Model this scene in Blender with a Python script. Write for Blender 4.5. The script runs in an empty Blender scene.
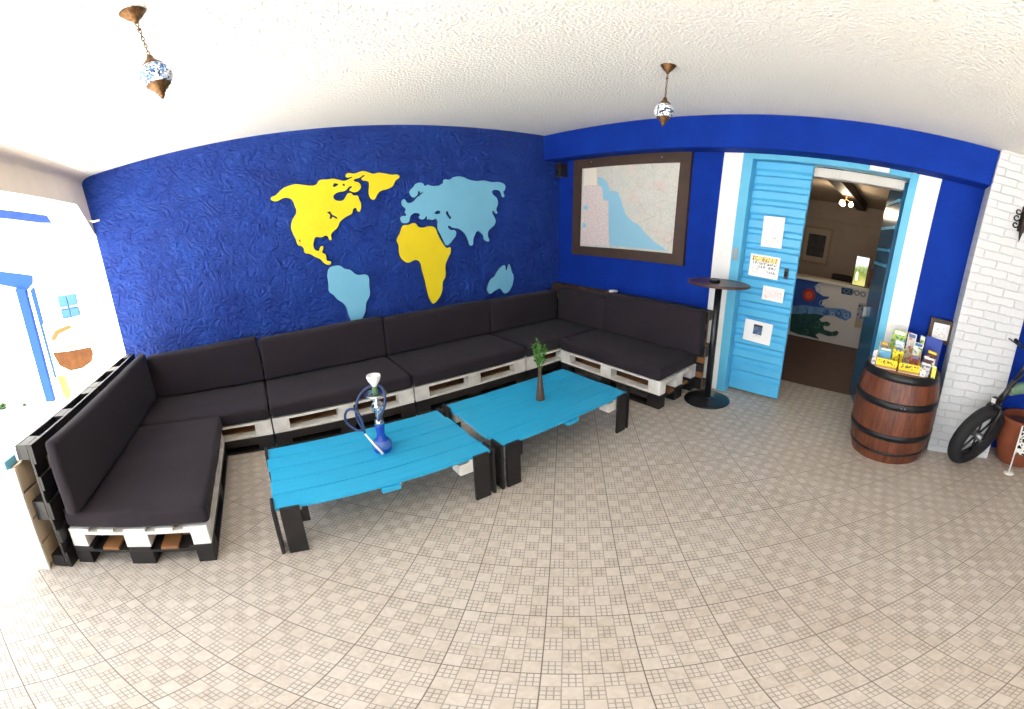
import bpy, bmesh, math, random
from mathutils import Vector, Matrix, noise as mnoise
R = math.radians
rnd = random.Random(7)
scene = bpy.context.scene
col = scene.collection

# ------------------------------------------------------------------ materials
def lin(c):
    if isinstance(c, str):
        c = c.lstrip('#'); c = [int(c[i:i + 2], 16) / 255 for i in (0, 2, 4)]
    return tuple((v / 12.92 if v <= 0.04045 else ((v + 0.055) / 1.055) ** 2.4) for v in c) + (1.0,)

class NT:
    """small node-tree helper"""
    def __init__(s, name):
        s.m = bpy.data.materials.new(name); s.m.use_nodes = True
        s.t = s.m.node_tree; s.b = s.t.nodes['Principled BSDF']
    def n(s, typ, **kw):
        d = s.t.nodes.new(typ)
        for k, v in kw.items():
            if k[0] == '_': d.inputs[int(k[1:])].default_value = v
            else: setattr(d, k, v)
        return d
    def l(s, a, b): s.t.links.new(a, b)
    def put(s, sock, v):
        if isinstance(v, (int, float)): sock.default_value = v
        else: s.l(v, sock)
    def math(s, op, a, b=0.0, c=None, clamp=False):
        d = s.n('ShaderNodeMath', operation=op); d.use_clamp = clamp
        s.put(d.inputs[0], a); s.put(d.inputs[1], b)
        if c is not None: s.put(d.inputs[2], c)
        return d.outputs[0]
    def mix(s, f, a, b, mode='MIX'):
        d = s.n('ShaderNodeMix', data_type='RGBA', blend_type=mode)
        s.put(d.inputs[0], f)
        for i, v in ((6, a), (7, b)):
            if isinstance(v, tuple): d.inputs[i].default_value = v
            else: s.l(v, d.inputs[i])
        return d.outputs[2]
    def coord(s, kind='Object', scale=(1, 1, 1), rot=(0, 0, 0), loc=(0, 0, 0)):
        if kind == 'World': src = s.n('ShaderNodeNewGeometry').outputs['Position']
        else: src = s.n('ShaderNodeTexCoord').outputs[kind]
        mp = s.n('ShaderNodeMapping'); mp.inputs['Scale'].default_value = scale
        mp.inputs['Rotation'].default_value = rot; mp.inputs['Location'].default_value = loc
        s.l(src, mp.inputs[0]); return mp.outputs[0]
    def noise(s, vec, scale, detail=4, rough=.55, dist=0.0):
        d = s.n('ShaderNodeTexNoise'); s.l(vec, d.inputs['Vector'])
        d.inputs['Scale'].default_value = scale; d.inputs['Detail'].default_value = detail
        d.inputs['Roughness'].default_value = rough; d.inputs['Distortion'].default_value = dist
        return d.outputs[0]
    def ramp(s, f, stops):
        d = s.n('ShaderNodeValToRGB'); e = d.color_ramp.elements
        while len(e) < len(stops): e.new(.5)
        for el, (p, c) in zip(e, stops): el.position = p; el.color = c
        s.l(f, d.inputs[0]); return d.outputs[0]
    def bump(s, h, strength, dist, prev=None):
        d = s.n('ShaderNodeBump'); s.l(h, d.inputs['Height'])
        d.inputs['Strength'].default_value = strength; d.inputs['Distance'].default_value = dist
        if prev is not None: s.l(prev, d.inputs['Normal'])
        return d.outputs[0]

def mat(name, c, rough=.6, metal=0, var=None, bump=None, stretch=(1, 1, 1), spec=.5, world=False, emit=None):
    t = NT(name); b = t.b; cc = lin(c)
    b.inputs['Roughness'].default_value = rough; b.inputs['Metallic'].default_value = metal
    b.inputs['Specular IOR Level'].default_value = spec
    b.inputs['Base Color'].default_value = cc
    if var or bump: v = t.coord('World' if world else 'Object', scale=stretch)
    if var:
        sc, amt = var[:2]; c2 = lin(var[2]) if len(var) > 2 else tuple(x * (1 - amt) for x in cc[:3]) + (1,)
        f = t.noise(v, sc, 5, .6)
        f = t.ramp(f, [(.35, (0, 0, 0, 1)), (.68, (1, 1, 1, 1))])
        if len(var) > 2: f = t.math('MULTIPLY', f, amt)
        t.l(t.mix(f, cc, c2), b.inputs['Base Color'])
    if bump:
        t.l(t.bump(t.noise(v, bump[0], 4), bump[1], bump[2]), b.inputs['Normal'])
    if emit:
        b.inputs['Emission Color'].default_value = lin(emit[0]); b.inputs['Emission Strength'].default_value = emit[1]
    return t.m

M = {}
M['white'] = mat('white_paint', '#f3f2ef', .6, var=(5, .04))
M['white_wood'] = mat('white_painted_wood', '#ece9e3', .55, var=(7, .55, '#b9ad9c'), stretch=(1, 1, 1), bump=(40, .15, .01))
M['black_wood'] = mat('black_painted_wood', '#131112', .5, var=(8, .6, '#271e1a'), bump=(35, .2, .01))
M['raw_wood'] = mat('raw_pine_wood', '#98683b', .7, var=(6, .7, '#6d4527'), bump=(40, .2, .01))
M['pale_wood'] = mat('pale_plank_wood', '#d9c3a2', .7, var=(5, .6, '#b2966f'), stretch=(4, 4, .6))
M['fabric'] = mat('faded_black_fabric', '#2e272c', .93, var=(3.2, .55, '#231f24'), bump=(420, .25, .004), spec=.2)
M['fabric'].node_tree.nodes['Principled BSDF'].inputs['Sheen Weight'].default_value = .05
M['table_blue'] = mat('blue_table_paint', '#29a5d0', .42, var=(9, .5, '#1f93bf'), stretch=(.5, 5, 5), bump=(30, .15, .01))
M['door_blue'] = mat('light_blue_door_paint', '#55b6e2', .38, var=(4, .35, '#44a6d8'))
M['frame_blue'] = mat('light_blue_frame_paint', '#62bde0', .45, var=(5, .35, '#4aa9d2'))
M['dark_frame'] = mat('dark_brown_wood', '#4a362a', .6, var=(7, .6, '#33251e'), stretch=(1, 1, 1), bump=(40, .2, .01))
M['yellow'] = mat('yellow_paint', '#f7dc1c', .5, var=(6, .25, '#ecc81a'))
M['sky_blue'] = mat('sky_blue_paint', '#7cc0dc', .5, var=(6, .3, '#6cb2d2'))
M['black'] = mat('black_metal', '#141416', .35, spec=.6)
M['black_rubber'] = mat('black_rubber', '#17171a', .75, bump=(60, .3, .01))
M['chrome'] = mat('chrome', '#c9ccd0', .2, 1)
M['steel'] = mat('dull_steel', '#8d8f92', .4, .8)
M['bronze'] = mat('aged_bronze', '#7d5a36', .45, .7, var=(60, .8, '#3b2818'), bump=(140, .5, .006))
M['paper'] = mat('white_paper', '#f4f4f2', .7)
M['beige'] = mat('beige_plaster', '#f0e3d5', .8, var=(3, .1))
M['hoop'] = mat('black_hoop_iron', '#191a1d', .38, .3, var=(12, .5, '#2b2b2e'))
M['brown_top'] = mat('brown_table_laminate', '#5a3a30', .35, var=(8, .5, '#43291f'))
M['terracotta'] = mat('terracotta', '#8f4a2e', .75, var=(6, .5, '#74381f'))
M['int_floor'] = mat('brown_indoor_floor', '#5a4238', .5, var=(4, .5, '#473228'))
M['int_wall'] = mat('cream_indoor_wall', '#b8a796', .85, var=(3, .12))
M['int_ceil'] = mat('indoor_ceiling', '#b3a491', .9, var=(6, .12))
M['dark_beam'] = mat('dark_beam_wood', '#2a1c14', .6, var=(5, .5, '#1a110c'))
M['out_wall'] = mat('whitewashed_wall', '#f2efe8', .85, var=(2, .05))
M['out_blue'] = mat('blue_trim_paint', '#1e3878', .9, spec=.1)
M['shutter'] = mat('pale_blue_shutter', '#35557f', .9, spec=.1)
M['paving'] = mat('pale_paving', '#e7e2da', .8, var=(2, .1))
M['leaf'] = mat('green_leaf', '#4f8a2c', .6, var=(20, .5, '#33661e'))
M['blue_folder'] = mat('blue_card', '#153a9f', .5)
M['green_frame'] = mat('sage_green_paint', '#5f7d68', .45)
M['ceramic'] = mat('white_ceramic', '#ecebe4', .25, spec=.6)
M['green_ceramic'] = mat('green_ceramic', '#4e7044', .3)
M['hose'] = mat('navy_hose', '#20355f', .45)
M['plastic_white'] = mat('white_plastic', '#f0efe9', .4)

def glass(name, c, rough=.05, trans=.85):
    t = NT(name); t.b.inputs['Base Color'].default_value = lin(c); t.b.inputs['Roughness'].default_value = rough
    t.b.inputs['Transmission Weight'].default_value = trans; t.b.inputs['IOR'].default_value = 1.45; return t.m
M['blue_glass'] = glass('cobalt_blue_glass', '#2a5fd0', .08, .45)
M['pale_glass'] = glass('frosted_blue_glass', '#6f94d8', .2, .5)
M['clear_glass'] = glass('clear_glass', '#e8f0f4', .03, .9)

def m_blue_wall(name, c1, c2, sc, strength, dist, ro=.5, sp=.5):
    t = NT(name); v = t.coord('World')
    warp = t.noise(v, 3.0, 3, .5)
    big = t.noise(v, sc, 6, .55, 1.6)
    ridge = t.math('ABSOLUTE', t.math('SUBTRACT', big, .5))
    h = t.math('ADD', t.math('MULTIPLY', ridge, -1.6), t.math('MULTIPLY', t.noise(v, sc * 3.2, 4, .6, .6), .5))
    t.l(t.mix(t.ramp(warp, [(.3, (0, 0, 0, 1)), (.7, (1, 1, 1, 1))]), lin(c1), lin(c2)), t.b.inputs['Base Color'])
    t.b.inputs['Roughness'].default_value = ro; t.b.inputs['Specular IOR Level'].default_value = sp
    t.l(t.bump(h, strength, dist), t.b.inputs['Normal']); return t.m
M['blue_rough'] = m_blue_wall('blue_trowelled_plaster', '#1d48a8', '#133792', 6.5, 1.0, .09, .55, .35)
M['blue_smooth'] = m_blue_wall('blue_smooth_plaster', '#0c369c', '#092d8a', 9, .35, .014, .8, .15)

def m_ceiling():
    t = NT('white_stucco'); v = t.coord('World')
    h = t.noise(v, 55, 3, .55, .2)
    t.b.inputs['Base Color'].default_value = lin('#f8f5ee'); t.b.inputs['Roughness'].default_value = .9
    t.l(t.bump(h, .9, .024), t.b.inputs['Normal']); return t.m
M['stucco'] = m_ceiling()

def m_tiles():
    t = NT('patterned_floor_tiles'); v = t.coord('World', rot=(0, 0, .7689), loc=(1.6169, 5.546, 0))
    sx = t.n('ShaderNodeSeparateXYZ'); t.l(v, sx.inputs[0])
    X = [t.math('MULTIPLY', sx.outputs[i], 1 / .333) for i in (0, 1)]
    def edge(a):
        f = t.math('FRACT', a); return t.math('MINIMUM', f, t.math('SUBTRACT', 1.0, f)), f
    def line(a, b, w, soft):
        e = t.math('MINIMUM', a, b)
        return t.math('SUBTRACT', 1.0, t.math('DIVIDE', t.math('SUBTRACT', e, w), soft, clamp=True), clamp=True)
    tx, ty = edge(X[0])[0], edge(X[1])[0]
    joint = line(tx, ty, .004, .005)
    C = [t.math('MULTIPLY', a, 5.0) for a in X]
    cx, cy = edge(C[0])[0], edge(C[1])[0]
    cell = line(cx, cy, .012, .03)
    F = [t.math('FLOOR', a) for a in C]
    par = t.math('FLOORED_MODULO', t.math('ADD', F[0], F[1]), 2.0)
    sub = [edge(t.math('MULTIPLY', a, 3.0))[0] for a in C]
    grid = t.math('MULTIPLY', line(sub[0], sub[1], .05, .09), par)
    lines = t.math('MAXIMUM', t.math('MULTIPLY', cell, .75), t.math('MULTIPLY', grid, .85))
    cv = t.n('ShaderNodeCombineXYZ'); t.l(F[0], cv.inputs[0]); t.l(F[1], cv.inputs[1])
    wn = t.n('ShaderNodeTexWhiteNoise', noise_dimensions='2D'); t.l(cv.outputs[0], wn.inputs['Vector'])
    w = t.coord('World')
    marb = t.ramp(t.noise(w, 22, 5, .6, 1.0), [(.35, (0, 0, 0, 1)), (.7, (1, 1, 1, 1))])
    base = t.mix(marb, lin('#c8bdb0'), lin('#b3a696'))
    base = t.mix(t.math('MULTIPLY', wn.outputs[0], .35), base, lin('#d6cec4'))
    stain = t.ramp(t.noise(w, 1.3, 5, .6), [(.45, (0, 0, 0, 1)), (.75, (1, 1, 1, 1))])
    base = t.mix(t.math('MULTIPLY', stain, .16), base, lin('#94795a'))
    base = t.mix(t.math('MULTIPLY', lines, .8), base, lin('#6f645b'))
    base = t.mix(t.math('MULTIPLY', joint, .8), base, lin('#5d5248'))
    t.l(base, t.b.inputs['Base Color']); t.b.inputs['Roughness'].default_value = .38
    t.b.inputs['Specular IOR Level'].default_value = .4
    hh = t.math('SUBTRACT', 1.0, t.math('MAXIMUM', lines, joint))
    t.l(t.bump(hh, .25, .004), t.b.inputs['Normal']); return t.m
M['tiles'] = m_tiles()

def m_brick():
    t = NT('white_painted_brick'); g = t.coord('World')
    s = t.n('ShaderNodeSeparateXYZ'); t.l(g, s.inputs[0])
    c = t.n('ShaderNodeCombineXYZ'); t.l(t.math('ADD', s.outputs[1], s.outputs[0]), c.inputs[0]); t.l(s.outputs[2], c.inputs[1])
    nz = t.n('ShaderNodeTexNoise'); t.l(g, nz.inputs['Vector']); nz.inputs['Scale'].default_value = 9
    ad = t.n('ShaderNodeVectorMath', operation='MULTIPLY_ADD'); t.l(nz.outputs['Color'], ad.inputs[0])
    ad.inputs[1].default_value = (.03, .03, 0); t.l(c.outputs[0], ad.inputs[2])
    b = t.n('ShaderNodeTexBrick'); t.l(ad.outputs[0], b.inputs['Vector'])
    for k, v in (('Scale', 1.0), ('Mortar Size', .006), ('Mortar Smooth', .5), ('Brick Width', .26), ('Row Height', .077)): b.inputs[k].default_value = v
    b.inputs['Color1'].default_value = lin('#d3d5d8'); b.inputs['Color2'].default_value = lin('#cdd0d3'); b.inputs['Mortar'].default_value = lin('#c6c8ca')
    t.l(b.outputs[0], t.b.inputs['Base Color']); t.b.inputs['Roughness'].default_value = .75
    h = t.math('ADD', t.math('MULTIPLY', b.outputs[1], -1.0), t.math('MULTIPLY', t.noise(g, 25, 4), .6))
    t.l(t.bump(h, .75, .018), t.b.inputs['Normal']); return t.m
M['brick'] = m_brick()

def m_staves():
    t = NT('barrel_stave_wood'); o = t.coord('Object')
    s = t.n('ShaderNodeSeparateXYZ'); t.l(o, s.inputs[0])
    a = t.math('MULTIPLY', t.math('ARCTAN2', s.outputs[1], s.outputs[0]), 26 / (2 * math.pi))
    f = t.math('FRACT', a); e = t.math('MINIMUM', f, t.math('SUBTRACT', 1.0, f))
    gap = t.math('SUBTRACT', 1.0, t.math('DIVIDE', e, .05, clamp=True), clamp=True)
    wn = t.n('ShaderNodeTexWhiteNoise', noise_dimensions='1D'); t.l(t.math('FLOOR', a), wn.inputs['W'])
    v = t.coord('Object', scale=(6, 6, 1.2))
    g = t.ramp(t.noise(v, 4, 6, .65), [(.3, (0, 0, 0, 1)), (.72, (1, 1, 1, 1))])
    c = t.mix(g, lin('#77402a'), lin('#43241a')); c = t.mix(t.math('MULTIPLY', wn.outputs[0], .45), c, lin('#8a4d30'))
    st = t.ramp(t.noise(t.coord('Object', scale=(9, 9, 1.6)), 3, 4, .6), [(.5, (0, 0, 0, 1)), (.7, (1, 1, 1, 1))]); c = t.mix(t.math('MULTIPLY', st, .65), c, lin('#2b150d'))
    c = t.mix(t.math('MULTIPLY', gap, .7), c, lin('#2a130b'))
    t.l(c, t.b.inputs['Base Color']); t.b.inputs['Roughness'].default_value = .4
    t.l(t.bump(t.math('SUBTRACT', g, gap), .3, .008), t.b.inputs['Normal']); return t.m
M['staves'] = m_staves()

def m_mosaic(name, cols, sc):
    t = NT(name); o = t.coord('Object')
    vo = t.n('ShaderNodeTexVoronoi'); t.l(o, vo.inputs['Vector']); vo.inputs['Scale'].default_value = sc
    s = t.n('ShaderNodeSeparateColor'); t.l(vo.outputs['Color'], s.inputs[0])
    k = len(cols); r = t.n('ShaderNodeValToRGB'); r.color_ramp.interpolation = 'CONSTANT'; e = r.color_ramp.elements
    while len(e) < k: e.new(.5)
    for i, c in enumerate(cols): e[i].position = i / k; e[i].color = lin(c)
    t.l(s.outputs[0], r.inputs[0]); t.l(r.outputs[0], t.b.inputs['Base Color'])
    t.b.inputs['Roughness'].default_value = .15; return t.m
M['mosaic_blue'] = m_mosaic('blue_mosaic_glass', ['#e9eef6', '#3f6aa8', '#a9c4e4', '#20335f', '#f4f6fa', '#6b93c9'], 120)
M['mosaic_dark'] = m_mosaic('black_and_white_mosaic_glass', ['#f1f3f8', '#20263a', '#d9dfeb', '#f4f6fa', '#50607f'], 90)
M['leopard'] = m_mosaic('black_and_white_spotted_cloth', ['#ece9e2', '#1a1a1a', '#e4e1da', '#232323', '#efece6'], 55)

def m_print(name, bg, fg, sx, sy, thr=.52):
    """rows of small marks, as unreadable print looks from afar"""
    t = NT(name); v = t.coord('World', scale=(sx, sx, sy))
    f = t.ramp(t.noise(v, 1, 2, .5), [(thr, (0, 0, 0, 1)), (thr + .06, (1, 1, 1, 1))])
    t.l(t.mix(f, lin(bg), lin(fg)), t.b.inputs['Base Color']); t.b.inputs['Roughness'].default_value = .6; return t.m
def m_map_land():
    t = NT('map_land_print'); v = t.coord('World')
    a = t.ramp(t.noise(v, 7, 4), [(.35, (0, 0, 0, 1)), (.65, (1, 1, 1, 1))])
    c = t.mix(a, lin('#d9d4ca'), lin('#cfd0c8'))
    pk = t.ramp(t.noise(v, 5.3, 3, .6), [(.52, (0, 0, 0, 1)), (.68, (1, 1, 1, 1))])
    c = t.mix(t.math('MULTIPLY', pk, .55), c, lin('#dfc3b8'))
    for sc, wd, cc, k in ((9, .035, '#b7a79b', .5), (21, .06, '#adb2a8', .45)):
        vo = t.n('ShaderNodeTexVoronoi', feature='DISTANCE_TO_EDGE'); t.l(v, vo.inputs['Vector']); vo.inputs['Scale'].default_value = sc
        ln = t.math('SUBTRACT', 1.0, t.math('DIVIDE', vo.outputs[0], wd, clamp=True), clamp=True)
        c = t.mix(t.math('MULTIPLY', ln, k), c, lin(cc))
    t.l(c, t.b.inputs['Base Color']); t.b.inputs['Roughness'].default_value = .3; return t.m
M['map_land'] = m_map_land()
M['map_sea'] = mat('map_sea_print', '#93c6dc', .3, var=(5, .3, '#a2cfe2'))
M['map_table'] = m_print('map_index_print', '#e2d9d5', '#d8bab2', 40, 90, .5)
M['map_paper'] = mat('map_pale_print', '#ece3d2', .3)

# ------------------------------------------------------------------ geometry
class MB:
    def __init__(s): s.bm = bmesh.new()
    def box(s, x0, x1, y0, y1, z0, z1, bev=0.0, mi=0):
        b2 = bmesh.new()
        bmesh.ops.create_cube(b2, size=1.0, matrix=Matrix.Translation(((x0 + x1) / 2, (y0 + y1) / 2, (z0 + z1) / 2)) @ Matrix.Diagonal((abs(x1 - x0), abs(y1 - y0), abs(z1 - z0), 1)))
        if bev: bmesh.ops.bevel(b2, geom=b2.edges[:], offset=bev, segments=2, affect='EDGES', profile=.6)
        for f in b2.faces: f.material_index = mi
        s._add(b2); return s
    def _add(s, b2):
        me = bpy.data.meshes.new('tmp'); b2.to_mesh(me); b2.free(); s.bm.from_mesh(me); bpy.data.meshes.remove(me)
    def lathe(s, prof, n=32, c=(0, 0, 0), cap=True, mi=0):
        bm = s.bm; c = Vector(c); rings = []
        for r, z in prof:
            rings.append([bm.verts.new(c + Vector((max(r, 1e-4) * math.cos(2 * math.pi * k / n), max(r, 1e-4) * math.sin(2 * math.pi * k / n), z))) for k in range(n)])
        for a, b in zip(rings, rings[1:]):
            for k in range(n): f = bm.faces.new((a[k], a[(k + 1) % n], b[(k + 1) % n], b[k])); f.smooth = True; f.material_index = mi
        if cap:
            for rg, fl in ((rings[0], True), (rings[-1], False)):
                f = bm.faces.new(rg[::-1] if fl else rg); f.material_index = mi
        return s
    def tube(s, pts, r, n=10, closed=False, mi=0):
        bm = s.bm; P = [Vector(p) for p in pts]; N = len(P); rings = []
        rr = r if isinstance(r, (list, tuple)) else [r] * N
        prev = None
        for i in range(N):
            d = (P[(i + 1) % N] - P[i - 1]) if closed else (P[min(i + 1, N - 1)] - P[max(i - 1, 0)])
            d.normalize()
            if prev is None:
                u = d.orthogonal().normalized()
            else:
                u = prev - d * prev.dot(d)
                u = u.normalized() if u.length > 1e-6 else d.orthogonal().normalized()
            prev = u; w = d.cross(u)
            rings.append([bm.verts.new(P[i] + (u * math.cos(2 * math.pi * k / n) + w * math.sin(2 * math.pi * k / n)) * rr[i]) for k in range(n)])
        for i in range(N if closed else N - 1):
            a, b = rings[i], rings[(i + 1) % N]
            off = 0
            if closed and i == N - 1:
                off = min(range(n), key=lambda o: (a[0].co - b[o].co).length)
            for k in range(n):
                f = bm.faces.new((a[k], a[(k + 1) % n], b[(k + 1 + off) % n], b[(k + off) % n])); f.smooth = True; f.material_index = mi
        if not closed:
            bm.faces.new(rings[0][::-1]).material_index = mi; bm.faces.new(rings[-1]).material_index = mi
        return s
    def ngon(s, pts, mi=0):
        f = s.bm.faces.new([s.bm.verts.new(p) for p in pts]); f.material_index = mi; return s
    def prism(s, quad, d, mi=0):
        """closed slab from a planar outline pushed by vector d"""
        b2 = bmesh.new(); d = Vector(d)
        f = b2.faces.new([b2.verts.new(p) for p in quad])
        r = bmesh.ops.extrude_face_region(b2, geom=[f])
        for v in r['geom']:
            if isinstance(v, bmesh.types.BMVert): v.co += d
        bmesh.ops.recalc_face_normals(b2, faces=b2.faces[:])
        for f in b2.faces: f.material_index = mi
        s._add(b2); return s
    def build(s, name, m, parent=None, smooth=False, loc=None):
        bmesh.ops.recalc_face_normals(s.bm, faces=s.bm.faces[:])
        me = bpy.data.meshes.new(name); s.bm.to_mesh(me); s.bm.free()
        for x in (m if isinstance(m, (list, tuple)) else [m]): me.materials.append(x)
        if smooth:
            for p in me.polygons: p.use_smooth = True
        o = bpy.data.objects.new(name, me); col.objects.link(o)
        if parent is not None: o.parent = parent
        if loc is not None: o.location = loc
        return o

def tag(o, label=None, cat=None, group=None, kind=None):
    if label: o['label'] = label
    if cat: o['category'] = cat
    if group: o['group'] = group
    if kind: o['kind'] = kind
    return o
def thing(name, label, cat, loc=(0, 0, 0), rot=(0, 0, 0), group=None):
    o = bpy.data.objects.new(name, None); col.objects.link(o); o.empty_display_size = .1
    o.location = loc; o.rotation_euler = rot
    return tag(o, label, cat, group)
def struct(name, mb, m, parent=None):
    o = mb.build(name, m, parent)
    if parent is None: o['kind'] = 'structure'
    return o

def rounded_block(name, m, lx, ly, lz, r, parent, loc=(0, 0, 0), puff=0.0, seed=0, n=9, puff_axis=2):
    """cushion: a block with rounded edges, a soft crown and faint wrinkles, centred on loc"""
    h = (lx / 2, ly / 2, lz / 2)
    ax = []
    for k in range(3):
        q = h[k]; e = [-q, -q + .3 * r, -q + .65 * r, -q + r]; inner = [(-q + r) + (2 * q - 2 * r) * i / (n if 2 * q > .3 else 2) for i in range(1, n if 2 * q > .3 else 2)]
        ax.append(e + inner + [-v for v in e[::-1]])
    bm = bmesh.new(); V = {}
    def vert(i, j, k):
        key = (i, j, k)
        if key not in V:
            p = Vector((ax[0][i], ax[1][j], ax[2][k])); c = Vector([max(-h[a] + r, min(h[a] - r, p[a])) for a in range(3)])
            d = p - c
            if d.length > 1e-7: p = c + d.normalized() * r
            w = 1.0
            for a in range(3):
                if a != puff_axis: w *= 1 - (p[a] / h[a]) ** 2
            p[puff_axis] += puff * math.sqrt(max(w, 0)) * (1 if p[puff_axis] > 0 else -.2)
            q = Vector((p.x * 5 + seed * 3.1, p.y * 5 - seed, p.z * 5))
            p += Vector((mnoise.noise(q), mnoise.noise(q + Vector((7, 1, 3))), mnoise.noise(q + Vector((2, 9, 4))))) * .006
            V[key] = bm.verts.new(p)
        return V[key]
    N = [len(a) - 1 for a in ax]
    for a, b, c in ((0, 1, 2), (1, 2, 0), (2, 0, 1)):
        for side in (0, N[c]):
            for i in range(N[a]):
                for j in range(N[b]):
                    def key(ii, jj):
                        t = [0, 0, 0]; t[a] = ii; t[b] = jj; t[c] = side; return vert(*t)
                    bm.faces.new((key(i, j), key(i + 1, j), key(i + 1, j + 1), key(i, j + 1)))
    mb = MB(); mb.bm.free(); mb.bm = bm
    return mb.build(name, m, parent, smooth=True, loc=loc)

def cutout(name, outline, holes, m, depth, y=0.0, bez=True):
    """board sawn to an outline in the map wall's (x, z) plane, DEPTH thick, its back at y"""
    cu = bpy.data.curves.new('tmp', 'CURVE'); cu.dimensions = '2D'; cu.fill_mode = 'BOTH'; cu.extrude = depth / 2; cu.resolution_u = 3
    cu.bevel_depth = .002; cu.bevel_resolution = 1
    for ih, pts in enumerate([outline] + holes):
        sp = cu.splines.new('BEZIER'); sp.bezier_points.add(len(pts) - 1); sp.use_cyclic_u = True
        for bp, (px, pz) in zip(sp.bezier_points, pts):
            bp.co = (px, pz, 0); bp.handle_left_type = bp.handle_right_type = 'VECTOR' if ih else 'AUTO'
    tmp = bpy.data.objects.new('tmp', cu); col.objects.link(tmp)
    bpy.context.view_layer.update()
    dg = bpy.context.evaluated_depsgraph_get()
    me = bpy.data.meshes.new_from_object(tmp.evaluated_get(dg)); bpy.data.objects.remove(tmp)
    for v in me.vertices: v.co = (v.co.x, y - depth / 2 - v.co.z, v.co.y)
    me.materials.clear(); me.materials.append(m); me.materials.append(M['black_wood']); me.name = name
    for p in me.polygons: p.material_index = 1 if abs(p.normal.y) < .3 else 0
    o = bpy.data.objects.new(name, me); col.objects.link(o); return o
# outlines measured on the walls, in metres
NAw = [(-3.564,2.235),(-3.508,2.258),(-3.432,2.316),(-3.354,2.339),(-3.295,2.343),(-3.223,2.325),(-3.13,2.304),(-3.091,2.315),(-3.055,2.354),(-2.98,2.353),(-2.919,2.355),(-2.861,2.336),(-2.805,2.32),(-2.752,2.336),(-2.718,2.357),(-2.749,2.355),(-2.779,2.358),(-2.785,2.377),(-2.766,2.397),(-2.693,2.387),(-2.651,2.398),(-2.598,2.408),(-2.548,2.39),(-2.498,2.37),(-2.444,2.379),(-2.381,2.368),(-2.297,2.346),(-2.232,2.343),(-2.218,2.32),(-2.266,2.283),(-2.3,2.225),(-2.358,2.195),(-2.447,2.175),(-2.484,2.139),(-2.516,2.093),(-2.538,2.09),(-2.566,2.125),(-2.569,2.179),(-2.555,2.254),(-2.56,2.292),(-2.629,2.323),(-2.588,2.362),(-2.648,2.34),(-2.714,2.313),(-2.665,2.29),(-2.646,2.24),(-2.677,2.2),(-2.72,2.188),(-2.757,2.205),(-2.768,2.217),(-2.735,2.246),(-2.747,2.26),(-2.786,2.237),(-2.82,2.212),(-2.872,2.209),(-2.926,2.189),(-2.945,2.164),(-2.934,2.131),(-2.876,2.109),(-2.844,2.115),(-2.814,2.149),(-2.789,2.179),(-2.757,2.181),(-2.735,2.152),(-2.694,2.148),(-2.684,2.109),(-2.669,2.059),(-2.683,1.997),(-2.702,1.975),(-2.72,1.995),(-2.722,2.017),(-2.754,2.015),(-2.777,1.965),(-2.816,1.948),(-2.871,1.923),(-2.918,1.887),(-2.946,1.838),(-3.01,1.791),(-3.029,1.763),(-3.027,1.723),(-3.044,1.715),(-3.061,1.759),(-3.083,1.77),(-3.131,1.757),(-3.183,1.769),(-3.209,1.734),(-3.224,1.659),(-3.205,1.628),(-3.175,1.62),(-3.154,1.656),(-3.13,1.663),(-3.126,1.64),(-3.147,1.6),(-3.113,1.571),(-3.11,1.508),(-3.07,1.486),(-3.081,1.464),(-3.134,1.481),(-3.173,1.534),(-3.223,1.565),(-3.271,1.604),(-3.321,1.624),(-3.326,1.675),(-3.347,1.702),(-3.356,1.773),(-3.355,1.703),(-3.376,1.714),(-3.388,1.778),(-3.412,1.86),(-3.413,1.922),(-3.384,1.987),(-3.336,2.05),(-3.345,2.129),(-3.358,2.186),(-3.391,2.212),(-3.441,2.22),(-3.496,2.201),(-3.54,2.203)]
h1 = [(-3.039,2.007),(-2.999,2.018),(-2.982,1.976),(-2.947,1.956),(-2.934,1.939),(-2.91,1.94),(-2.951,1.925),(-2.978,1.952),(-2.997,1.931),(-3.02,1.934),(-3.005,1.979),(-3.025,1.998)]
h2 = [(-2.933,2.278),(-2.914,2.308),(-2.865,2.294),(-2.882,2.28),(-2.921,2.259)]
h3 = [(-2.841,2.281),(-2.808,2.296),(-2.809,2.256)]
SA = [(-3.117,1.39),(-3.09,1.428),(-3.036,1.438),(-2.974,1.429),(-2.941,1.396),(-2.875,1.368),(-2.828,1.319),(-2.787,1.302),(-2.711,1.296),(-2.687,1.265),(-2.694,1.186),(-2.701,1.068),(-2.749,0.999),(-2.772,0.905),(-2.815,0.83),(-2.851,0.776),(-2.881,0.715),(-2.918,0.733),(-2.94,0.831),(-2.961,0.906),(-2.972,0.984),(-3.007,1.043),(-3.055,1.084),(-3.09,1.138),(-3.132,1.182),(-3.126,1.255)]
AF = [(-2.234,1.775),(-2.172,1.777),(-2.099,1.793),(-2.057,1.745),(-2.002,1.732),(-1.936,1.743),(-1.864,1.722),(-1.837,1.651),(-1.772,1.521),(-1.725,1.471),(-1.693,1.483),(-1.684,1.443),(-1.725,1.361),(-1.766,1.287),(-1.778,1.147),(-1.817,1.09),(-1.835,0.982),(-1.895,0.896),(-1.958,0.858),(-1.989,0.894),(-2.026,1.04),(-2.041,1.15),(-2.064,1.26),(-2.086,1.362),(-2.133,1.383),(-2.215,1.362),(-2.261,1.383),(-2.308,1.456),(-2.31,1.575),(-2.325,1.621),(-2.282,1.69)]
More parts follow.
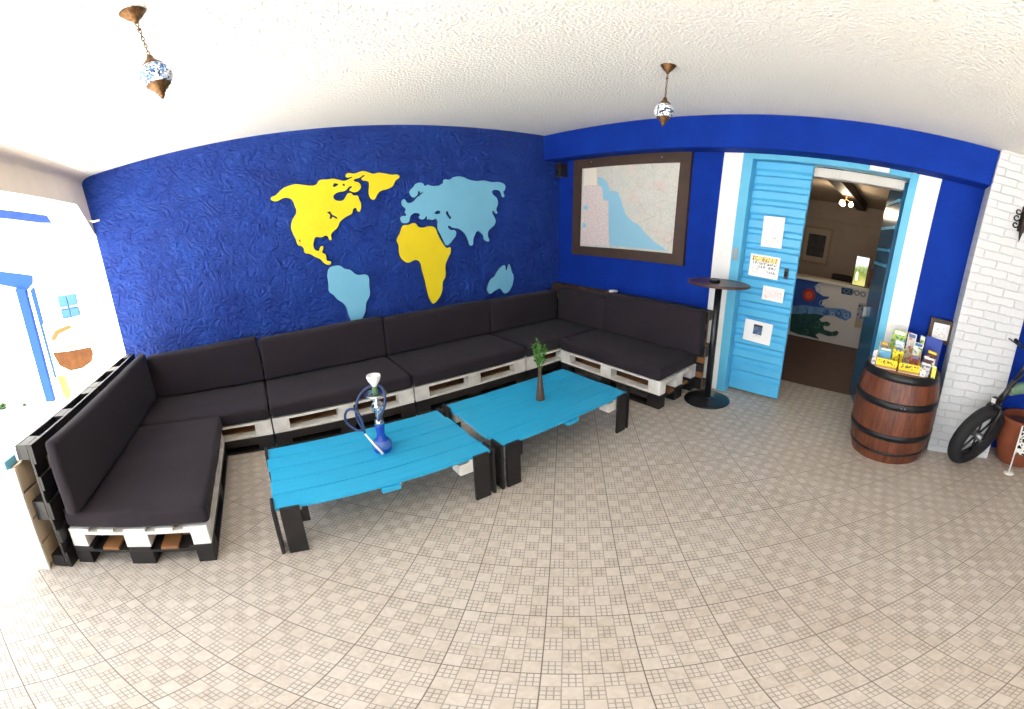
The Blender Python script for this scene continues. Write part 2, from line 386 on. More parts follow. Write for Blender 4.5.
EU = [(-2.123,2.148),(-2.071,2.198),(-2.04,2.233),(-1.952,2.229),(-1.947,2.206),(-1.898,2.218),(-1.864,2.203),(-1.721,2.227),(-1.71,2.268),(-1.63,2.271),(-1.584,2.299),(-1.451,2.299),(-1.407,2.276),(-1.285,2.253),(-1.19,2.262),(-1.078,2.242),(-0.961,2.244),(-0.895,2.209),(-0.897,2.156),(-0.924,2.126),(-0.91,2.067),(-0.936,2.059),(-0.967,2.126),(-0.999,2.147),(-1.083,2.132),(-1.077,2.095),(-1.021,2.044),(-1.008,1.971),(-1.036,1.905),(-1.022,1.854),(-1.055,1.862),(-1.079,1.891),(-1.097,1.87),(-1.074,1.819),(-1.051,1.767),(-1.071,1.71),(-1.132,1.669),(-1.168,1.627),(-1.171,1.57),(-1.157,1.518),(-1.19,1.518),(-1.231,1.545),(-1.236,1.588),(-1.267,1.625),(-1.314,1.649),(-1.349,1.609),(-1.377,1.554),(-1.389,1.487),(-1.429,1.487),(-1.449,1.545),(-1.483,1.624),(-1.519,1.661),(-1.563,1.691),(-1.645,1.71),(-1.695,1.734),(-1.677,1.685),(-1.603,1.666),(-1.607,1.612),(-1.649,1.567),(-1.689,1.529),(-1.736,1.513),(-1.768,1.57),(-1.799,1.64),(-1.83,1.71),(-1.834,1.824),(-1.885,1.814),(-1.927,1.826),(-1.948,1.825),(-1.949,1.862),(-1.975,1.84),(-2.004,1.829),(-2.044,1.852),(-2.027,1.877),(-2.059,1.906),(-2.115,1.897),(-2.145,1.866),(-2.164,1.815),(-2.206,1.803),(-2.252,1.823),(-2.25,1.875),(-2.184,1.889),(-2.2,1.923),(-2.184,1.954),(-2.225,2.009),(-2.212,2.061),(-2.185,2.063),(-2.163,2.025),(-2.102,2.027),(-2.042,2.077),(-1.984,2.114),(-1.967,2.14),(-1.996,2.128),(-2.014,2.155),(-2.031,2.116),(-2.076,2.083),(-2.102,2.093),(-2.119,2.121)]
e1 = [(-1.858,1.886),(-1.819,1.918),(-1.783,1.912),(-1.779,1.882),(-1.823,1.871)]
e2 = [(-1.712,1.899),(-1.682,1.904),(-1.677,1.87),(-1.643,1.827),(-1.668,1.801),(-1.694,1.843),(-1.711,1.864)]
AU = [(-1.193,0.869),(-1.171,1.03),(-1.098,1.07),(-1.062,1.122),(-0.993,1.179),(-0.948,1.195),(-0.93,1.177),(-0.922,1.132),(-0.896,1.17),(-0.875,1.205),(-0.856,1.179),(-0.838,1.108),(-0.81,1.047),(-0.818,0.974),(-0.857,0.887),(-0.909,0.844),(-0.963,0.843),(-0.996,0.88),(-1.024,0.912),(-1.102,0.894)]
sea = [(-0.71,2.323),(-0.8,2.297),(-0.881,2.221),(-0.906,2.141),(-1.025,2.121),(-1.072,2.042),(-1.097,1.973),(-1.167,1.836),(-1.254,1.771),(-1.358,1.725),(-1.463,1.631),(-1.586,1.542),(-1.705,1.487),(-1.763,1.452),(-1.594,1.451),(-1.274,1.448),(-0.939,1.448),(-0.912,1.637),(-0.891,2.008),(-0.801,2.026),(-0.797,2.116),(-0.725,2.209)]
legend = [(-0.487,2.445),(-0.694,2.44),(-0.714,2.2),(-0.783,2.189),(-0.801,2.023),(-0.891,2.008),(-0.92,1.461),(-0.449,1.425)]
mural_sky = [(-2.452,1.074),(-2.817,1.069),(-2.928,1.101),(-2.949,1.047),(-2.868,1.043),(-2.799,0.973),(-2.836,0.887),(-2.977,0.82),(-3.091,0.831),(-3.075,0.793),(-2.988,0.753),(-2.979,0.669),(-3.057,0.626),(-2.852,0.586),(-2.662,0.584),(-2.455,0.521),(-2.408,0.82)]
sun = [(-2.665,0.785),(-2.781,0.795)]
mural_wave = [(-2.453,0.533),(-2.66,0.596),(-2.873,0.602),(-3.057,0.626),(-3.376,0.666),(-3.52,0.637),(-3.548,0.55),(-3.46,0.462),(-3.339,0.484),(-3.216,0.518),(-3.037,0.47),(-2.898,0.454),(-2.688,0.424),(-2.465,0.38)]
mural_green = [(-2.451,0.389),(-2.686,0.435),(-2.917,0.481),(-3.06,0.474),(-2.98,0.388),(-3.034,0.351),(-3.123,0.381),(-3.197,0.361),(-3.182,0.311),(-3.068,0.287),(-3.103,0.223),(-3.271,0.21),(-3.31,0.254),(-3.373,0.232),(-3.349,0.167),(-3.192,0.122),(-3.021,0.146),(-2.958,0.097),(-3.041,0.03),(-2.822,0.044),(-2.629,0.04),(-2.477,0.069)]
rec = [(-3.277,1.085),(-3.749,1.121),(-3.763,0.986),(-3.294,0.928)]
leafp = [(-3.635,0.822),(-3.771,0.827),(-3.752,0.568),(-3.661,0.561),(-3.638,0.498),(-3.774,0.515),(-3.773,0.398),(-3.66,0.386)]
# ------------------------------------------------------------------ the setting
H = 2.93; XL = -5.41
struct('floor', MB().box(-5.46, .80, -8.5, .25, -.08, 0), M['tiles'])
struct('floor_inner', MB().box(.80, 5.4, -5.6, -.4, -.08, .002), M['int_floor'])
struct('ground', MB().box(-16, -5.46, -9.5, 6, -.10, -.012).box(-16, 3, -16, -8.5, -.10, -.012), M['paving'])
struct('ceiling', MB().box(-5.56, .30, -7.4, .25, H, H + .15), M['stucco'])
struct('wall_back', MB().box(XL, .30, 0, .25, 0, H), M['blue_rough'])
w = MB().box(0, .30, -2.53, -.0, 0, H).box(0, .30, -4.20, -2.53, 2.64, H).box(0, .30, -8.2, -4.20, 0, H)
struct('wall_right', w, M['blue_smooth'])
struct('beam_right', MB().box(-.255, 0, -4.82, 0, 2.575, H, .012), M['blue_smooth'])
struct('pillar_right', MB().box(-.308, 0, -5.42, -4.82, 0, H, .006), M['brick'])
struct('added_shade_wall_right', MB().box(-1.7, 0, -6.35, -6.2, 0, H), mat('brown_grey_shade_wall', '#7d7064', .9, var=(3, .2)))  # unseen wall, added to keep light off the right-hand floor
struct('added_shade_wall_front', MB().box(-4.6, .30, -7.4, -7.2, 0, H), mat('brown_grey_front_shade_wall', '#857769', .9, var=(3, .2)))  # unseen wall behind the camera, widened and darkened to dim the right side
# beam over the open left side, with a coved top and a haunch where it meets the map wall
bl = MB().box(-5.56, XL, -7.4, 0, 2.60, 2.90)
n = 6; prof = [(XL - .02, 2.93), (XL - .02, 2.86)] + [(XL + .13 * (1 - math.cos(a)), 2.86 + .07 * math.sin(a)) for a in [math.pi / 2 * k / n for k in range(n + 1)]]
bl.prism([(x, -7.4, z) for x, z in prof], (0, 7.4, 0))
bl.prism([(-5.56, -.30, 2.60), (-5.56, -.02, 2.28), (-5.56, 0, 2.28), (-5.56, 0, 2.60)], (.15, 0, 0))
struct('beam_left', bl, M['beige'])
struct('trim_1', MB().box(-.016, .01, -2.53, -2.325, 0, 2.60, .003), M['white'])
struct('trim_2', MB().box(-.016, .01, -4.41, -4.20, 0, 2.60, .003), M['white'])
struct('trim_3', MB().box(.17, .30, -4.10, -3.0, 2.42, 2.52, .01), mat('chipped_white_plaster', '#dcd6ce', .8, bump=(30, .6, .02)))
# room behind the door
struct('wall_inner_back', MB().box(5.30, 5.45, -5.6, -.4, 0, 2.80), M['int_wall'])
struct('wall_inner_left', MB().box(.30, 5.45, -.55, -.4, 0, 2.80), M['int_wall'])
struct('wall_inner_right', MB().box(.30, 5.45, -5.6, -5.45, 0, 2.80), M['int_wall'])
struct('wall_inner_front', MB().box(.301, .33, -2.50, -.4, 0, 2.80).box(.301, .33, -5.6, -4.25, 0, 2.80), M['int_wall'])
struct('ceiling_inner', MB().box(.30, 5.45, -5.6, -.4, 2.72, 2.82), M['int_ceil'])
struct('trim_4', MB().box(5.26, 5.30, -5.45, -.55, 2.26, 2.31), M['int_ceil'])
struct('beam_inner', MB().box(.9, 4.6, -3.30, -3.12, 2.56, 2.72, .01), M['dark_beam'])

# door: blue frame, closed ribbed leaf on the left, open leaf on the right
d = tag(bpy.data.objects.new('door_1', None), 'light blue double door in the blue wall, its right leaf standing open', kind='structure'); col.objects.link(d)
MB().box(-.012, .14, -2.63, -2.53, 0, 2.64, .004).box(-.012, .14, -4.20, -4.125, 0, 2.64, .004).box(-.012, .14, -4.125, -2.63, 2.52, 2.64, .004).build('door_frame', M['frame_blue'], d)
def ribbed(y0, y1, z0, z1, x0, depth=.028, per=.155):
    pr = [(x0, z0)]; z = z1
    down = []
    while z - per > z0:
        down += [(x0, z), (x0, z - .072), (x0 + depth, z - .096), (x0 + depth, z - .132)]; z -= per
    down += [(x0, z), (x0, z0)]
    pts = down + [(x0 + .045, z0), (x0 + .045, z1)]
    return MB().prism([(x, y0, zz) for x, zz in pts], (0, y1 - y0, 0))
lf = ribbed(-3.208, -2.636, .045, 2.505, .082).build('door_leaf', M['door_blue'], d)
MB().box(.094, .13, -2.638, -2.632, .03, 2.515, .001).box(.094, .13, -3.212, -3.206, .03, 2.515, .001).box(.094, .13, -3.206, -2.638, .03, .045, .001).box(.094, .13, -3.206, -2.638, 2.505, 2.515, .001).build('leaf_border', M['door_blue'], lf)
MB().box(.055, .08, -3.135, -3.095, 1.33, 1.44, .004).lathe([(.014, 0), (.014, .05)], 12, (.05, -3.115, 1.36)).build('lock', M['black'], lf)
MB().box(-.022, -.010, -2.60, -2.55, 1.45, 1.58, .003).build('latch_plate', M['steel'], d)
lf = MB().box(0, .74, 0, .034, .03, 2.50, .004).build('door_leaf', mat('shaded_blue_door_paint', '#2c6688', .22, var=(4, .4, '#1f5478')), d)  # same door blue, darkened in its colour to stand for the unlit inside
q = MB()
for z in (1.62, 1.78, 2.02, 2.3): q.box(.06, .68, .034, .046, z, z + .03)
q.build('leaf_rail', M['frame_blue'], lf)
MB().box(.62, .66, .034, .075, 1.0, 1.12, .006).build('handle', M['steel'], lf)
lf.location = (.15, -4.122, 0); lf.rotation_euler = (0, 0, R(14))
o = MB().box(-.05, -.012, -3.93, -3.75, 2.525, 2.57, .006).build('door_sensor', M['plastic_white']); tag(o, 'white oblong sensor box on the door head above the open leaf', 'sensor')
t = thing('round_bolt_plate', 'small round metal plate at the upper right corner of the door frame', 'plate', (-.012, -4.155, 2.60))
o = MB().lathe([(.034, 0), (.034, .012), (.026, .016)], 20).build('plate', M['chrome'], t); o.rotation_euler = (0, R(-90), 0)
o = MB().lathe([(.014, .012), (.014, .024)], 16).build('bolt', M['black'], t); o.rotation_euler = (0, R(-90), 0)

# notices taped to the closed leaf
def notice(y0, y1, z0, z1, label, extra, tilt=0):
    t = thing('notice', label, 'notice', (.078, (y0 + y1) / 2, (z0 + z1) / 2), (R(tilt), 0, 0), 'notices taped to the blue door')
    w_, h_ = (y1 - y0) / 2, (z1 - z0) / 2
    MB().box(-.003, 0, -w_, w_, -h_, h_).build('sheet', M['paper'], t)
    for nm, a, b, c, e, mm in extra:
        MB().box(-.0042, -.002, b * w_, a * w_, c * h_, e * h_).build(nm, mm, t)
    return t
PR = m_print('faint_grey_print', '#f3f1ef', '#c9bdb8', 60, 150, .56)
PD = m_print('dark_lettering_print', '#f3f1ef', '#4f4a50', 110, 40, .5)
PY = m_print('yellow_heading_print', '#f3e29a', '#b78f3e', 90, 30, .5)
PP = m_print('pale_pink_print', '#f6efee', '#e6c9c4', 50, 120, .56)
notice(-3.02, -2.80, 1.625, 1.945, 'tall white sheet with faint print, topmost notice on the blue door', [('print_block', .75, -.75, .05, .8, PP), ('print_block', .75, -.75, -.8, -.1, PR)], -1)
notice(-3.03, -2.71, 1.305, 1.535, 'white notice with a yellow heading band and dark lines on the blue door', [('heading', .85, -.85, .4, .85, PY), ('text_line', .82, -.82, .12, .34, PD), ('text_line', .45, -.8, -.2, .02, PD), ('text_line', -.2, -.8, -.55, -.35, PD), ('emblem', .8, .35, -.7, -.2, PR)], 1)
notice(-3.12, -2.89, 1.08, 1.225, 'small wide sheet with pale pink print below the yellow headed notice', [('print_block', .85, -.85, -.7, .7, PP)], 1)
notice(-3.05, -2.74, .61, .84, 'wide white sheet with a dark blue square picture, lowest notice on the door', [('picture', .34, -.30, -.25, .62, mat('dark_blue_picture', '#2c4a70', .4, var=(20, .8, '#7b93b3'))), ('picture_heading', .34, -.30, .5, .68, M['dark_frame']), ('print_block', .34, -.30, -.55, -.3, PR)], 2)

# ------------------------------------------------------------------ outside, beyond the open left side
h = thing('whitewashed_house', 'whitewashed house across the yard with a blue door surround', 'house', (-7.5, 1.7, 0))
hx = -7.5
MB().box(-5.0, 1.9, 0, .3, -.012, 4.6).build('wall', M['out_wall'], h)
def hp(name, pts, d0, d1, m, parent): return MB().prism([(x - hx, -d0, z) for x, z in pts], (0, -(d1 - d0), 0)).build(name, m, parent)
hp('door_lintel', [(-8.6, 2.66), (-7.86, 2.40), (-7.25, 2.16), (-7.29, 2.03), (-7.43, 1.95), (-7.60, 2.03), (-7.93, 2.18), (-8.6, 2.44)], 0, .03, M['out_blue'], h)
hp('door_post', [(-7.61, 2.03), (-7.43, 1.95), (-7.45, .0), (-7.61, .0)], 0, .08, M['out_blue'], h)
hp('door_reveal', [(-7.36, 1.92), (-7.28, 1.97), (-7.29, .42), (-7.35, .38)], 0, .03, M['out_blue'], h)
hp('door_panel', [(-8.6, 2.2), (-7.62, 1.95), (-7.62, 0), (-8.6, 0)], 0, .02, M['out_wall'], h)
hp('eave_beam', [(-8.3, 3.78), (-7.5, 3.42), (-6.71, 3.03), (-6.66, 2.88), (-6.86, 2.95), (-7.56, 3.28), (-8.3, 3.62)], 0, .03, mat('dark_blue_eave', '#223668', .9, var=(5, .5, '#121f44'), spec=.1), h)
TL = mat('weathered_tile', '#8b7f72', .9, var=(9, .6, '#6a5a4a'), spec=.1)
hp('roof_tile_line', [(-7.9, 3.10), (-6.63, 2.65), (-6.63, 2.62), (-7.9, 3.06)], 0, .03, TL, h)
hp('roof_tile_line', [(-7.9, 2.62), (-6.64, 2.17), (-6.64, 2.14), (-7.9, 2.58)], 0, .03, TL, h)
s = hp('window_shutter', [(-6.90, 1.72), (-6.75, 1.705), (-6.75, 1.215), (-6.90, 1.21)], 0, .04, M['shutter'], h)
hp('hinge_strap', [(-6.92, 1.53), (-6.76, 1.52), (-6.76, 1.49), (-6.92, 1.50)], .04, .05, M['steel'], s)
s = hp('window_shutter', [(-6.73, 1.70), (-6.58, 1.69), (-6.60, 1.22), (-6.73, 1.215)], 0, .04, M['shutter'], h)
hp('hinge_strap', [(-6.72, 1.52), (-6.57, 1.51), (-6.57, 1.48), (-6.72, 1.49)], .04, .05, M['steel'], s)
# painted board with a jug of orange drink
p = thing('drinks_board', 'white standing board painted with a round jug of orange drink and a glass', 'signboard', (-6.95, 1.50, -.012))
MB().box(-.25, .55, 0, .03, 0, 1.35).build('board', M['out_wall'], p)
def bp_(name, pts, m, d=.006): MB().prism([(x + 6.95, 0, z + .012) for x, z in pts], (0, -d, 0)).build(name, m, p)
orange = mat('orange_drink_paint', '#4d3018', .8, var=(7, .7, '#2f1a0c'), spec=.1)
bp_('jug_glass', [(-7.16, .86), (-7.12, 1.08), (-7.0, 1.2), (-6.75, 1.24), (-6.52, 1.14), (-6.45, .95), (-6.47, .84)], mat('pale_glass_paint', '#5f564c', .8, var=(5, .9, '#a09484'), spec=.1), .004)
bp_('jug_rim', [(-7.12, 1.08), (-7.0, 1.2), (-6.75, 1.24), (-6.70, 1.19), (-6.95, 1.14), (-7.06, 1.04)], mat('brown_outline_paint', '#6b4526', .8, spec=.1), .007)
bp_('jug_drink', [(-7.16, .85), (-6.84, .83), (-6.47, .83), (-6.46, .72), (-6.52, .60), (-6.70, .52), (-6.92, .51), (-7.09, .62)], orange)
bp_('glass_drink', [(-7.195, .46), (-7.10, .45), (-6.97, .38), (-7.0, .22), (-7.06, .06), (-7.14, .02), (-7.18, .2)], mat('orange_juice_paint', '#96703a', .8, var=(9, .5, '#7d4f22'), spec=.1), .005)
bp_('glass_drink', [(-7.05, .44), (-6.90, .38), (-6.92, .20), (-6.99, .06), (-7.03, .06)], mat('yellow_juice_paint', '#a2965a', .8, var=(9, .5, '#8f7638'), spec=.1), .008)
bp_('fruit_slice', [(-6.80, .33), (-6.62, .34), (-6.66, .21), (-6.80, .19)], mat('lime_slice_paint', '#a9a35a', .5, var=(14, .8, '#efe9d2')))
def weed(x, y, r, label, seed):
    rr = random.Random(seed); mb = MB()
    for k in range(46):
        a = rr.uniform(0, 6.283); e = rr.uniform(.1, 1.2); L = r * rr.uniform(.5, 1); c = Vector((math.cos(a) * math.cos(e), math.sin(a) * math.cos(e), math.sin(e))) * L
        s_ = Vector((-math.sin(a), math.cos(a), 0)) * L * .28; m_ = c * .6
        mb.prism([(0, 0, .0), tuple(m_ + s_), tuple(c), tuple(m_ - s_)], (0, 0, .004))
    t = thing('weed_plant', label, 'plant', (x, y, -.012)); mb.build('foliage', mat('dark_weed_leaf', '#27411c', .8), t)
weed(-8.47, 1.50, .16, 'round green weed at the foot of the whitewashed house, farther left one', 3)
weed(-8.02, 1.56, .08, 'small green weed between the round weed and the blue post', 4)
o = MB().tube([(-5.50, -.07, 2.47), (-5.36, -.07, 2.41), (-5.30, -.07, 2.41)], .012, 10).build('white_pipe', M['plastic_white']); tag(o, 'thin white pipe stub sticking out at the open end of the map wall', 'pipe')

# low plank screen outside the left sofa back
p = thing('plank_screen', 'low pale plank screen behind the left end of the pallet sofa', 'screen', (-5.455, -2.40, 0))
for k in range(4): MB().box(.045, .065, .0, 1.75, .03 + k * .2, .21 + k * .2, .003).build('plank', M['pale_wood'], p)
MB().box(-.09, .07, -.02, 0, 0, .80, .003).build('end_board', mat('sunlit_white_board', '#ece4d6', .7, var=(4, .2)), p)
MB().box(-.09, -.07, .0, 1.75, .0, .80, .003).build('outer_panel', M['pale_wood'], p)
MB().box(-.115, .03, -.04, .08, .80, .86, .005).build('end_cap', M['sky_blue'], p)
MB().box(-.09, .065, .08, 1.75, .80, .815, .003).build('top_board', M['white_wood'], p)

# ------------------------------------------------------------------ pallet sofa
def pallet(label, L, D, loc, rot, paint, under, group, h=.144, name='pallet', alt=None, skirt=False):
    t = thing(name, label, 'pallet', loc, rot, group); k = h / .144; b = .003
    ws = [.13, .10, .13, .10, .13]; gap = (D - sum(ws)) / 4; y = -D / 2
    for i, w_ in enumerate(ws):
        MB().box(-L / 2, L / 2, y, y + w_, h - .022 * k, h, b).build('deck_board', alt if alt and i % 2 else paint, t); y += w_ + gap
    for x in (-L / 2, -.0725, L / 2 - .145):
        MB().box(x + .001, x + .144, -D / 2 + .002, D / 2 - .002, h - .044 * k, h - .0222 * k, b).build('cross_board', under, t)
        for yy, w_ in ((-D / 2, .10), (-.0725, .145), (D / 2 - .10, .10)):
            MB().box(x, x + .145, yy + .001, yy + w_ - .001, .0222, h - .0442 * k, b).build('block', paint, t)
    for yy, w_ in ((-D / 2, .10), (-.0725, .145), (D / 2 - .10, .10)):
        MB().box(-L / 2 + .001, L / 2 - .001, yy, yy + w_, 0, .022, b).build('runner_board', paint, t)
    if skirt: MB().box(-L / 2 + .004, L / 2 - .004, -D / 2 - .012, -D / 2 - .001, .078, h - .001, b).build('skirt_board', paint, t)
    return t
WH, BK, RAW = M['white_wood'], M['black_wood'], M['raw_wood']
mods = {  # x0, x1, y0 (front), y1 (back), length along x or y, where
    'A1': (-5.25, -3.968, -.93, -.15, 'x', 'in the inner corner of the left wing'),
    'A2': (-3.960, -2.652, -.93, -.15, 'x', 'along the map wall behind the hookah table'),
    'A3': (-2.642, -1.345, -.93, -.15, 'x', 'along the map wall behind the vase table'),
    'A4': (-1.337, -.150, -.93, -.15, 'x', 'in the corner under the framed map'),
    'L': (-5.235, -4.40, -2.31, -.945, 'y', 'at the front end of the left wing'),
    'R': (-.86, -.150, -2.33, -.955, 'y', 'of the right wing beside the bar table')}
for key, (x0, x1, y0, y1, ax, where) in mods.items():
    cx, cy = (x0 + x1) / 2, (y0 + y1) / 2
    L, D = (x1 - x0, y1 - y0) if ax == 'x' else (y1 - y0, x1 - x0)
    rz = 0 if ax == 'x' else R(90)
    pallet('black pallet on the floor ' + where, L, D, (cx, cy, 0), (0, 0, rz), BK, BK, 'black bottom pallets of the sofa', alt=RAW, skirt=ax == 'x')
    pallet('white painted pallet ' + where, L - .006, D - .004, (cx, cy, .1445), (0, 0, rz), WH, WH, 'white seat pallets of the sofa')
    t = thing('seat_cushion', 'flat faded black seat cushion ' + where, 'cushion', (cx, cy, .289), (0, 0, 0), 'seat cushions of the pallet sofa')
    rounded_block('cover', M['fabric'], x1 - x0 + (.0 if ax == 'x' else .02), y1 - y0 + (.01 if ax == 'x' else .0), .125, .032, t, (0 if ax == 'x' else (.01 if key == 'L' else -.01), -.005 if ax == 'x' else 0, .0705), .012, len(key) + x0, 12)
pal = 'upright back pallets of the sofa'
for x0, x1, hh, where in ((-5.25, -3.97, .70, 'at the left end of the map wall'), (-3.96, -2.66, .70, 'behind the hookah table'), (-2.65, -1.35, .70, 'behind the vase table'), (-1.34, -.15, .70, 'beside the room corner')):
    pallet('black upright pallet against the map wall ' + where, x1 - x0, hh, ((x0 + x1) / 2, -.001, hh / 2), (R(90), 0, 0), BK, RAW, pal)
for y0, y1, hh, where in ((-1.10, -.01, .88, 'under the framed map next to the room corner'), (-2.40, -1.11, .88, 'on the right wing beside the bar table')):
    pallet('upright pallet behind the cushion ' + where, y1 - y0, hh, (-.001, (y0 + y1) / 2, hh / 2), (R(90), 0, R(-90)), BK if y0 < -2 else M['dark_frame'], RAW, pal)
for y0, y1, where in ((-2.37, -1.27, 'nearest the viewer'), (-1.26, -.16, 'farther back by the map wall')):
    pallet('black upright pallet at the open left side, ' + where, y1 - y0, .94, (-5.375, (y0 + y1) / 2, .47), (R(90), 0, R(90)), BK, BK, pal, .12)
def back_cushion(label, lx, ly, lz, loc, seed, rot=(0, 0, 0)):
    t = thing('back_cushion', label, 'cushion', loc, rot, 'back cushions of the pallet sofa')
    rounded_block('cover', M['fabric'], lx, ly, lz, .03, t, (0, 0, lz / 2), .014, seed, 12, 1 if lx > ly else 0)
for i, (x0, x1, zt, where) in enumerate(((-5.11, -3.965, .895, 'below the western part of the yellow land, in the left corner'), (-3.955, -2.66, .865, 'under the blue southern land of the wall map'), (-2.655, -1.36, .84, 'under the yellow southern land of the wall map'), (-1.355, -.285, .83, 'on the map wall next to the room corner'))):
    back_cushion('upright black back cushion ' + where, x1 - x0, .13, zt - .44, ((x0 + x1) / 2, -.224, .44), i + .3)
back_cushion('upright black back cushion under the framed map, next to the room corner', .13, .83, .415, (-.23, -.705, .44), 5.1)
back_cushion('upright black back cushion of the right wing, nearest the bar table', .13, 1.29, .47, (-.234, -1.77, .44), 6.2)
back_cushion('long black back cushion along the open left side of the sofa', .075, 2.09, .515, (-5.13, -1.335, .44), 7.7)
o = MB().box(-.11, -.03, -1.10, -1.02, .882, .912, .004).build('white_block', M['plastic_white']); tag(o, 'small white block lying on the sofa back under the framed map', 'block'); o.location.z = 0

# ------------------------------------------------------------------ blue pallet tables
def coffee_table(x0, x1, y0, y1, label, seed):
    rr = random.Random(seed); cx, cy = (x0 + x1) / 2, (y0 + y1) / 2; zt = .345
    t = thing('pallet_table', label, 'table', (cx, cy, 0), (0, 0, 0), 'blue pallet tables')
    L, D = x1 - x0, y1 - y0; nb = 5; wb = D / nb; gp = .0035 if seed == 1 else .0015
    for k in range(nb):
        y = -D / 2 + k * wb
        MB().box(-L / 2 + rr.uniform(-.012, .006), L / 2 + rr.uniform(-.006, .012), y + gp, y + wb - gp, zt - .022, zt + rr.uniform(-.002, .001), .004).build('table_board', M['table_blue'], t)
    for x in (-L / 2 + .02, -.06, L / 2 - .14):
        MB().box(x, x + .12, -D / 2 + .01, D / 2 - .01, zt - .046, zt - .0225, .003).build('cross_board', WH, t)
    for x in (-L / 2 + .03, L / 2 - .215):
        for y in (-D / 2 + .012, D / 2 - .112):
            MB().box(x, x + .10, y, y + .10, zt - .125, zt - .0465, .004).build('block', WH, t)
    MB().box(-.06, .05, -D / 2 - .012, -D / 2 + .10, zt - .055, zt - .0235, .004).build('cleat', M['table_blue'], t)
    for sx in (-1, 1):
        for sy in (-1, 1):
            X, Y = sx * L / 2, sy * D / 2
            lg = MB().box(X - .022 * sx, X - .13 * sx, Y, Y + .022 * sy, 0, zt + .004, .004).build('leg_board', BK, t)
            MB().box(X + .002 * sx, X + .022 * sx, Y + .02 * sy, Y - .10 * sy, 0, zt + .012, .004).build('side_board', BK, lg)
            if sx < 0: MB().box(X + .127, X + .175, Y - .012 * sy, Y - .05 * sy, zt - .14, zt - .024, .004).build('leg_block', BK, lg)
    return t
coffee_table(-4.02, -2.72, -2.31, -1.57, 'bright blue pallet table with black legs, the one carrying the hookah', 1)
coffee_table(-2.63, -1.365, -2.31, -1.53, 'bright blue pallet table with black legs, the one carrying the vase', 2)

# hookah
hk = thing('hookah', 'small hookah with a blue glass base and coiled navy hose on the blue table', 'hookah', (-3.29, -1.93, .346))
b = MB().lathe([(.052, 0), (.058, .012), (.063, .035), (.060, .06), (.046, .085), (.030, .105), (.026, .13), (.029, .17), (.033, .195), (.028, .2)], 28).build('glass_base', M['blue_glass'], hk)
MB().lathe([(.0635, .036), (.0645, .05), (.0605, .065), (.047, .0855)], 28, cap=False).build('frosted_band', M['pale_glass'], b)
MB().lathe([(.026, .2), (.030, .205), (.030, .225), (.016, .235), (.013, .25), (.022, .262), (.014, .275), (.026, .30), (.030, .325), (.026, .35), (.015, .37), (.011, .385), (.011, .40)], 24).build('metal_stem', M['chrome'], hk)
cg = MB()
for k in range(6):
    a0 = 2 * math.pi * k / 6
    cg.tube([(.042 * math.cos(a0 + .5 * i) * math.sin(math.pi * (i + .6) / 7.2) + 0, .042 * math.sin(a0 + .5 * i) * math.sin(math.pi * (i + .6) / 7.2), .27 + i * .017) for i in range(7)], .003, 6)
cg.build('stem_cage', M['chrome'], hk)
MB().lathe([(.012, .398), (.060, .404), (.072, .412), (.068, .416), (.012, .41)], 28, cap=False).build('ash_tray', M['chrome'], hk)
MB().lathe([(.016, .41), (.019, .43), (.017, .455), (.015, .465)], 20).build('bowl_grommet', M['green_ceramic'], hk)
MB().lathe([(.014, .465), (.020, .475), (.038, .505), (.045, .525), (.044, .538), (.038, .538), (.032, .515), (.002, .50)], 28, cap=False).build('bowl', M['ceramic'], hk)
dr, dn = Vector((.766, -.6425, 0)), Vector((-.64, -.77, 0))
def hkpt(cx, cy, dep=0.0): return tuple(dr * ((cx - 310 + (650 - cy) * .12) * .00092) + dn * dep + Vector((0, 0, (650 - cy) * .00098)))
hp_ = [(285, 418, .03), (312, 360, .06), (338, 290, .07), (335, 215, .05), (305, 182, .0), (255, 178, -.03), (205, 190, -.01), (165, 235, .05), (148, 310, .08), (155, 390, .09), (185, 455, .08), (180, 488, .06), (135, 488, .05), (90, 455, .06), (66, 400, .08), (80, 345, .09), (120, 320, .10), (160, 330, .11), (190, 375, .12), (205, 430, .12), (214, 485, .12)]
def catmull(P, k=5):
    P = [Vector(p) for p in P]; out = []
    for i in range(len(P) - 1):
        a, b_, c, e = P[max(i - 1, 0)], P[i], P[i + 1], P[min(i + 2, len(P) - 1)]
        for j in range(k):
            t = j / k; out.append(.5 * ((2 * b_) + (c - a) * t + (2 * a - 5 * b_ + 4 * c - e) * t * t + (3 * b_ - a - 3 * c + e) * t ** 3))
    return out + [P[-1]]
MB().tube(catmull([hkpt(300 + (p[0] - 300) * 1.08, p[1], p[2] * .6) for p in hp_]), .0085, 8).build('hose', M['hose'], hk)
MB().tube([hkpt(207, 487, .072), hkpt(285, 560, .085), hkpt(350, 622, .09)], [.006, .007, .009], 10).build('mouthpiece', M['plastic_white'], hk)

